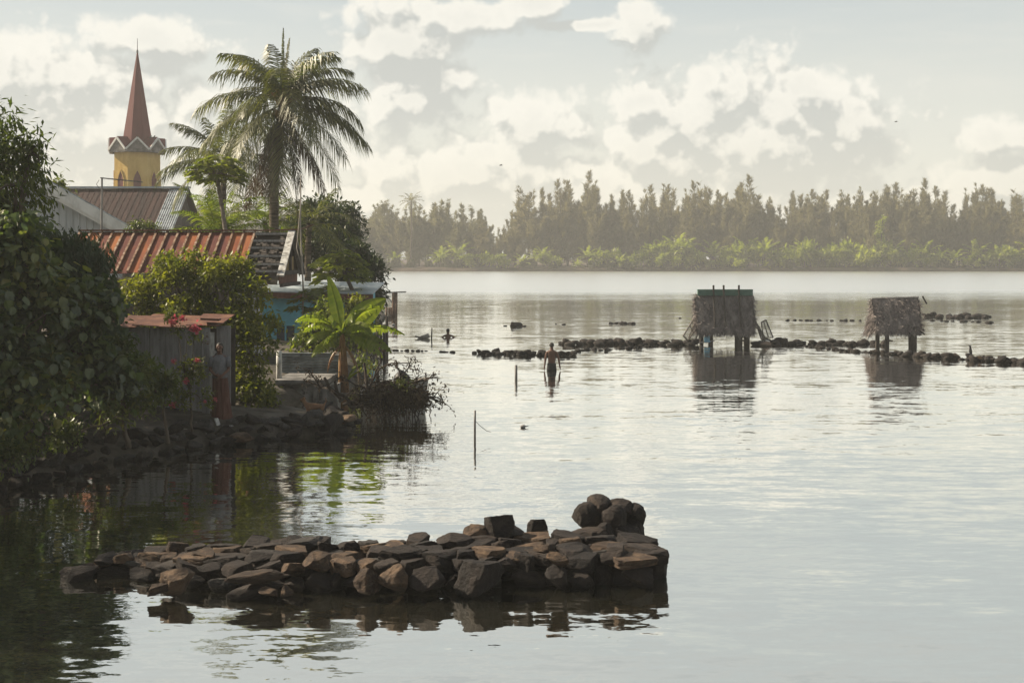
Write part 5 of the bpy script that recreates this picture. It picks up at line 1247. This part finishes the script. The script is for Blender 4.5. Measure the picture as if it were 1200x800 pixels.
g = G(); bm = bmesh.new(); bmesh.ops.create_icosphere(bm, subdivisions=2, radius=1); v = np.array([q.co[:] for q in bm.verts]) * (1 + .12 * lump(np.array([q.co[:] for q in bm.verts]), 2.4))[:, None]
g.add(v * (.17, .14, .1) + (X(896.5), D - .35, .16), [[q.index for q in f_.verts] for f_ in bm.faces]); bm.free(); tag(g.build('white_sack', 'white', smooth=True), 'small white sack on the stones right of the larger hut', 'sack')
D = 61.4
t, S, xl, xr, zt, zb = hut(D, 1027, 1081, 350, 388, 1.4, 'smaller thatched hut on two posts standing over the right hand weir', gx=.28)
for px, y_, w_ in [(1041, D + .2, .1), (1071.5, D + .15, .16), (1036, D + 1.1, .1), (1076, D + 1.1, .12)]:
    g = G(); g.tube([(X(px), y_, -.5), (X(px), y_, zb + .2)], w_, 7); g.build('post', 'wooddk', t, True)
g = G(); g.bar((X(1029), D + .15, zb - .02), (X(1084), D + .15, zb + .05), .08); g.build('beam', 'wooddk', t)
for a, b in (((1064, 389), (1070, 394)), ((1075, 386), (1084, 392)), ((1040, 399), (1046, 399.5)), ((1081, 347), (1086, 356))):
    g = G(); g.bar((X(a[0]), D, Z(a[1])), (X(b[0]), D, Z(b[1])), .06); g.build('brace', 'wooddk', t)
g = G(); g.tube([(X(1026), D + .7, zt - .02), (X(1082), D + .7, zt + .05)], .05, 6); g.build('ridge_pole', 'woodgr', t)
S = 57.0 / F; bx_, by_, bz_ = (1137.5 - 600) * S, 57.0, CAM_H + (HOR - 415.5) * S
g = G(); g.tube([(bx_ + .05, by_, bz_ - .02), (bx_, by_, bz_ + .12), (bx_ - .01, by_, bz_ + .26), (bx_ - .02, by_, bz_ + .36), (bx_ - .1, by_, bz_ + .38)], [.02, .075, .05, .04, .01], 7)
g.tube([(bx_, by_, bz_ - .12), (bx_, by_, bz_ + .05)], .012, 4); tag(g.build('bird', 'bird', smooth=True), 'dark bird standing upright on the near weir at the right', 'bird')

# ================================================================== PEOPLE AND ANIMALS
def skin_body(name, pts, edges, mat, parent, root=0, sub=2):
    me = bpy.data.meshes.new(name); org = np.array(parent['_o']) if parent else np.zeros(3)
    me.from_pydata([tuple(np.array(p[:3])) for p in pts], edges, []); me.materials.append(MT[mat])
    o = bpy.data.objects.new(name, me); COL.objects.link(o); o.parent = parent
    if parent is not None: o['_o'] = parent['_o']
    md = o.modifiers.new('skin', 'SKIN'); md.use_smooth_shade = True
    ly = me.skin_vertices[0] if me.skin_vertices else None
    if ly is None:
        bm = bmesh.new(); bm.from_mesh(me); bm.verts.layers.skin.verify(); bm.to_mesh(me); bm.free(); ly = me.skin_vertices[0]
    for i, p in enumerate(pts):
        r_ = p[3] if hasattr(p[3], '__len__') else (p[3], p[3]); ly.data[i].radius = r_; ly.data[i].use_root = (i == root)
    sb = o.modifiers.new('subd', 'SUBSURF'); sb.levels = sb.render_levels = sub
    return o
def hand(pts, edges, wrist, p, d, thumb):
    """palm, four unequal bent fingers and a thumb, chained from the wrist vertex."""
    p, d = np.array(p, float), unit(np.array(d, float)); sd = unit(np.array(thumb, float)); nr = np.cross(d, sd)
    k = len(pts); pts.append((*(p + d * .045), .03)); edges.append((wrist, k))
    pts.append((*(p + d * .085), (.032))); edges.append((k, k + 1))
    for i, (off, ln) in enumerate([(.03, .07), (.01, .08), (-.01, .074), (-.03, .058)]):
        j = len(pts); b_ = p + d * .095 + sd * off
        pts.append((*(b_ + d * ln * .45), .0095)); pts.append((*(b_ + d * ln * .8 + nr * .02), .008)); edges.extend([(k + 1, j), (j, j + 1)])
    j = len(pts); pts.append((*(p + d * .05 + sd * .045), .012)); pts.append((*(p + d * .085 + sd * .062), .009)); edges.extend([(k, j), (j, j + 1)])
def ellip_tube(g, rings, n=18):
    vs = []
    for cx_, cy_, z, rx, ry in rings: vs += [(cx_ + rx * math.cos(2 * math.pi * k / n), cy_ + ry * math.sin(2 * math.pi * k / n), z) for k in range(n)]
    m = len(rings); g.add(vs, [(i * n + k, i * n + (k + 1) % n, (i + 1) * n + (k + 1) % n, (i + 1) * n + k) for i in range(m - 1) for k in range(n)] + [tuple(range(n))[::-1], tuple(range((m - 1) * n, m * n))])
def hair(g, c, r, long=0.0, face=(0, 1, 0)):
    bm = bmesh.new(); bmesh.ops.create_icosphere(bm, subdivisions=3, radius=1); v = np.array([q.co[:] for q in bm.verts]); f = [[q.index for q in f_.verts] for f_ in bm.faces]; bm.free()
    fc = unit(np.array(face, float)); fr = v @ fc
    w = v * np.array(r); cut = np.where(fr > .35, .25, -.55 - long)           # hairline high in front, low behind
    w[:, 2] = np.maximum(w[:, 2], cut * r[2]); back = np.maximum(-fr, 0) if long else 0
    if long: w[:, 2] -= np.where((v[:, 2] < -.1) & (fr < .2), long * r[2] * (-v[:, 2]), 0)
    w *= (1 + .05 * lump(v, 5))[:, None]; w -= fc * .012
    g.add(w + np.array(c), f)

# wading man, seen from behind
D = 49.4; mx_ = (646.5 - 600) / F * D
t = thing('person', (mx_, D, 0), 'shirtless person in black shorts wading thigh deep, seen from behind', 'person')
pts = [(0, 0, .08, (.145, .1)), (0, 0, .24, (.13, .09)), (0, -.005, .42, (.15, .1)), (0, -.01, .58, (.17, .105)), (0, 0, .67, (.13, .085)), (0, 0, .75, (.058, .055)), (0, .015, .82, (.066, .075)), (0, .02, .9, (.075, .088)), (0, .015, .97, (.06, .07)),
       (-.095, 0, -.05, .095), (-.1, 0, -.42, .065), (-.1, 0, -.85, .04), (-.1, .12, -.92, .035), (.095, 0, -.05, .095), (.1, .03, -.42, .065), (.1, 0, -.85, .04), (.1, .12, -.92, .035),
       (-.17, 0, .66, .06), (-.225, -.02, .42, .044), (-.255, .03, .16, .031), (.17, 0, .66, .06), (.25, -.03, .43, .044), (.29, .02, .19, .031),
       (0, .105, .87, .014), (-.078, .0, .88, .016), (.078, .0, .88, .016), (0, .095, .82, .02)]
edges = [(0, 1), (1, 2), (2, 3), (3, 4), (4, 5), (5, 6), (6, 7), (7, 8), (0, 9), (9, 10), (10, 11), (11, 12), (0, 13), (13, 14), (14, 15), (15, 16), (4, 17), (17, 18), (18, 19), (4, 20), (20, 21), (21, 22), (7, 23), (7, 24), (7, 25), (6, 26)]
hand(pts, edges, 19, pts[19][:3], (-.1, .05, -1), (.2, 1, 0)); hand(pts, edges, 22, pts[22][:3], (.15, .1, -1), (-.2, 1, 0))
skin_body('body', pts, edges, 'skin', t)
def local(g, t): 
    for i in range(len(g.v)): g.v[i] = g.v[i] + np.array(t['_o'])
    return g
g = G(); hair(g, (0, .012, .915), (.088, .102, .1)); local(g, t).build('hair', 'hair', t, True)
g = G(); ellip_tube(g, [(0, 0, .27, .155, .112), (0, 0, .22, .158, .116), (0, 0, .08, .175, .128), (0, 0, -.03, .185, .13)]); 
for s_ in (-1, 1): ellip_tube(g, [(s_ * .09, 0, .0, .098, .125), (s_ * .1, 0, -.2, .1, .11), (s_ * .105, 0, -.4, .105, .108)])
local(g, t).build('shorts', 'shorts', t, True)
# swimmer farther out
D = 69.0; mx_ = (525 - 600) / F * D
t = thing('person', (mx_, D, 0), 'distant person chest deep in the lagoon with arms held out on the water', 'person')
pts = [(0, 0, -.25, (.14, .1)), (0, 0, -.05, (.17, .11)), (0, 0, .1, (.14, .09)), (0, 0, .18, (.055, .055)), (0, .015, .26, (.068, .075)), (0, .02, .34, (.078, .09)), (0, .015, .41, (.06, .07)), (-.19, 0, .09, .055), (-.3, .12, .0, .042), (-.4, .25, -.02, .03), (.19, 0, .09, .055), (.3, .12, .0, .042), (.4, .25, -.02, .03),
       (-.09, 0, -.5, .09), (-.1, 0, -.95, .05), (.09, 0, -.5, .09), (.1, 0, -.95, .05), (0, .11, .31, .014), (-.08, 0, .32, .016), (.08, 0, .32, .016)]
edges = [(0, 1), (1, 2), (2, 3), (3, 4), (4, 5), (5, 6), (2, 7), (7, 8), (8, 9), (2, 10), (10, 11), (11, 12), (0, 13), (13, 14), (0, 15), (15, 16), (5, 17), (5, 18), (5, 19)]
hand(pts, edges, 9, pts[9][:3], (-.8, .6, 0), (.6, .8, 0)); hand(pts, edges, 12, pts[12][:3], (.8, .6, 0), (-.6, .8, 0))
skin_body('body', pts, edges, 'skin', t); g = G(); hair(g, (0, .012, .355), (.09, .104, .1)); local(g, t).build('hair', 'hair', t, True)
# woman standing at the shed corner
D = 31.35; mx_ = (257.5 - 600) / F * D; zf = .36
t = thing('person', (mx_, D, zf), 'person in a white blouse and long rust red skirt standing at the shed corner', 'person')
H = 1.82
k_ = H / 1.62
P_ = [(0, 0, .88, (.15, .11)), (0, 0, 1.02, (.12, .09)), (0, 0, 1.2, (.145, .1)), (0, 0, 1.32, (.12, .08)), (0, 0, 1.39, (.045, .045)), (0, -.02, 1.46, (.06, .07)), (0, -.02, 1.53, (.07, .082)), (0, -.01, 1.59, (.055, .06)),
      (-.08, 0, .8, .09), (-.08, 0, .45, .06), (-.08, 0, .08, .038), (-.08, -.14, .03, .032), (.08, 0, .8, .09), (.08, 0, .45, .06), (.08, 0, .08, .038), (.08, -.14, .03, .032),
      (-.15, 0, 1.3, .05), (-.19, -.03, 1.07, .038), (-.05, -.17, .96, .028), (.15, 0, 1.3, .05), (.19, -.03, 1.07, .038), (.08, -.18, .95, .028), (0, -.105, 1.5, .013), (-.072, -.01, 1.51, .014), (.072, -.01, 1.51, .014), (0, -.09, 1.45, .018)]
pts = [(a * k_, b * k_, c * k_, r_) for a, b, c, r_ in P_]
edges = [(0, 1), (1, 2), (2, 3), (3, 4), (4, 5), (5, 6), (6, 7), (0, 8), (8, 9), (9, 10), (10, 11), (0, 12), (12, 13), (13, 14), (14, 15), (3, 16), (16, 17), (17, 18), (3, 19), (19, 20), (20, 21), (6, 22), (6, 23), (6, 24), (5, 25)]
hand(pts, edges, 18, pts[18][:3], (1, -.25, -.1), (0, -.2, 1)); hand(pts, edges, 21, pts[21][:3], (-.6, -.4, -.5), (0, -.3, 1))
skin_body('body', pts, edges, 'skin', t)
g = G(); hair(g, (0, 0, 1.53 * k_), (.085, .1, .105), 1.2, (0, -1, 0)); local(g, t).build('hair', 'hair', t, True)
g = G(); ellip_tube(g, [(0, 0, .9, .16, .125), (0, 0, 1.0, .145, .115), (0, 0, 1.2, .165, .125), (0, 0, 1.31, .165, .105), (0, 0, 1.37, .07, .06)])
for s_ in (-1, 1): g.tube([(s_ * .13, 0, 1.32), (s_ * .165, -.01, 1.22), (s_ * .185, -.025, 1.12)], [.07, .065, .06], 10)
g.v = [q * k_ for q in g.v]; local(g, t).build('blouse', 'blouse', t, True)
g = G(); m_ = 36; vs = []
for z, rx in [(1.0, .14), (.92, .17), (.75, .185), (.45, .2), (.15, .225), (.02, .24)]:
    for k in range(m_):
        a = 2 * math.pi * k / m_; f_ = 1 + .09 * math.sin(a * 9) * (1 - z); vs.append((rx * math.cos(a) * f_ + .05 * (1 - z), rx * .78 * math.sin(a) * f_, z))
g.add(vs, [(i * m_ + k, i * m_ + (k + 1) % m_, (i + 1) * m_ + (k + 1) % m_, (i + 1) * m_ + k) for i in range(5) for k in range(m_)]); g.v = [q * (1, 1, k_) for q in g.v]; local(g, t).build('skirt', 'skirt', t, True)
# small ginger dog on the point
D = 33.2; dx_ = (368 - 600) / F * D; zd = CAM_H + (HOR - 489) / F * D
t = thing('dog', (dx_, D, zd), 'small ginger dog standing on the point below the concrete landing', 'dog')
pts = [(0.02, 0, .27, (.06, .075)), (.14, 0, .275, (.055, .06)), (.2, 0, .27, (.055, .065)), (-.12, 0, .28, (.065, .085)), (-.19, 0, .31, (.05, .065)), (-.235, 0, .38, (.038, .045)), (-.25, 0, .44, (.045, .048)), (-.31, 0, .43, (.03, .028)), (-.355, 0, .42, (.018, .017)),
       (-.24, .035, .5, .012), (-.24, -.035, .5, .012), (.26, 0, .33, .02), (.3, 0, .42, .014), (.27, 0, .48, .01),
       (-.14, .045, .2, .033), (-.13, .05, .1, .02), (-.14, .05, .015, .018), (-.165, .05, .005, .017), (-.15, -.045, .2, .033), (-.15, -.05, .1, .02), (-.16, -.05, .015, .018), (-.185, -.05, .005, .017),
       (.19, .045, .2, .042), (.15, .05, .14, .026), (.2, .05, .09, .017), (.185, .05, .015, .016), (.16, .05, .005, .016), (.21, -.045, .2, .042), (.18, -.05, .14, .026), (.235, -.05, .09, .017), (.22, -.05, .015, .016), (.195, -.05, .005, .016)]
edges = [(0, 1), (1, 2), (0, 3), (3, 4), (4, 5), (5, 6), (6, 7), (7, 8), (6, 9), (6, 10), (2, 11), (11, 12), (12, 13), (3, 14), (14, 15), (15, 16), (16, 17), (3, 18), (18, 19), (19, 20), (20, 21), (2, 22), (22, 23), (23, 24), (24, 25), (25, 26), (2, 27), (27, 28), (28, 29), (29, 30), (30, 31)]
skin_body('body', pts, edges, 'dog', t)

# ================================================================== SMALL THINGS IN THE WATER
b = W(556.5, 516)
t = thing('mooring_stake', b, 'thin dark stake in the open water with a wire trailing from it', 'stake')
g = G(); g.tube([b - (0, 0, .4), b + (.0, 0, .37), b + (.005, 0, .68)], [.026, .025, .022], 7); g.build('pole', 'metal', t, True)
g = G(); g.tube([b + (.01, 0, .44), b + (.12, 0, .33), b + (.27, -.02, .22), b + (.36, -.03, .2)], .006, 4); g.build('wire', 'metal', t)
b = W(604.8, 445); g = G(); g.tube([b - (0, 0, .4), b + (0, 0, .5)], [.05, .045], 7); tag(g.build('short_stake', 'metal', smooth=True), 'short grey stake standing in the water left of the wading man', 'stake')
b = W(613, 501); g = G(); bm = bmesh.new(); bmesh.ops.create_icosphere(bm, subdivisions=2, radius=1); v = np.array([q.co[:] for q in bm.verts]); v = v * (1 + .25 * lump(v, 2.7))[:, None]
g.add(v * (.07, .05, .045) + b + (0, 0, .03), [[q.index for q in f_.verts] for f_ in bm.faces]); g.tube([b + (.02, 0, .03), b + (.13, 0, .04)], [.02, .008], 5); bm.free(); tag(g.build('driftwood', 'woodgr', smooth=True), 'small lump of driftwood floating right of the thin dark stake', 'driftwood')
D = 68.0; S = D / F
t = thing('float_log', W(499, 396.5), 'pale floating log with a rounded end and an upright stick', 'driftwood')
b = W(499, 396.5); g = G(); g.tube([b + (-.55, 0, .12), b + (-.3, 0, .05), b + (-.05, 0, .07), b + (.1, 0, .14), b + (.2, 0, .06)], [.03, .07, .12, .13, .05], 8); g.build('log', 'woodpl', t, True)
g = G(); g.tube([b + (.27, 0, -.3), b + (.29, 0, .15), b + (.31, 0, .52)], [.04, .035, .025], 6); g.build('stick', 'wooddk', t)
for px, y_ in ((461, 381), (556, 414), (596, 421.5), (598, 418)):
    b = W(px, y_); g = G(); bm = bmesh.new(); bmesh.ops.create_icosphere(bm, subdivisions=2, radius=.09); g.add(np.array([q.co[:] for q in bm.verts]) * (1.3, 1, .8) + b + (0, 0, .03), [[q.index for q in f_.verts] for f_ in bm.faces]); bm.free()
    if px == 461: tag(g.build('buoy', 'woodgr', smooth=True), 'tiny grey float on the water right of the dock frame', 'buoy')
    elif px == 556: tag(g.build('buoy', 'wooddk', smooth=True), 'tiny dark float at the left tip of the low weir', 'buoy')
for px, py, D_, l in ((587, 194, 150, 'tiny dark bird flying above the left part of the far wood'), (1050, 143, 170, 'tiny dark bird flying high above the right part of the far wood')):
    c = P(px, py, D_); g = G(); g.tube([c + (-.2, 0, 0), c + (-.06, 0, .03), c + (.1, 0, .04), c + (.2, 0, .02)], [.01, .06, .05, .01], 6)
    for s_ in (-1, 1):
        g.add([c + (-.05, 0, .04), c + (.15, 0, .04), c + (.06, s_ * .2, .12), c + (.12, s_ * .42, .06), c + (.02, s_ * .24, .12)], [(0, 1, 2, 4), (2, 3, 4)])
    tag(g.build('bird', 'bird'), l, 'bird')
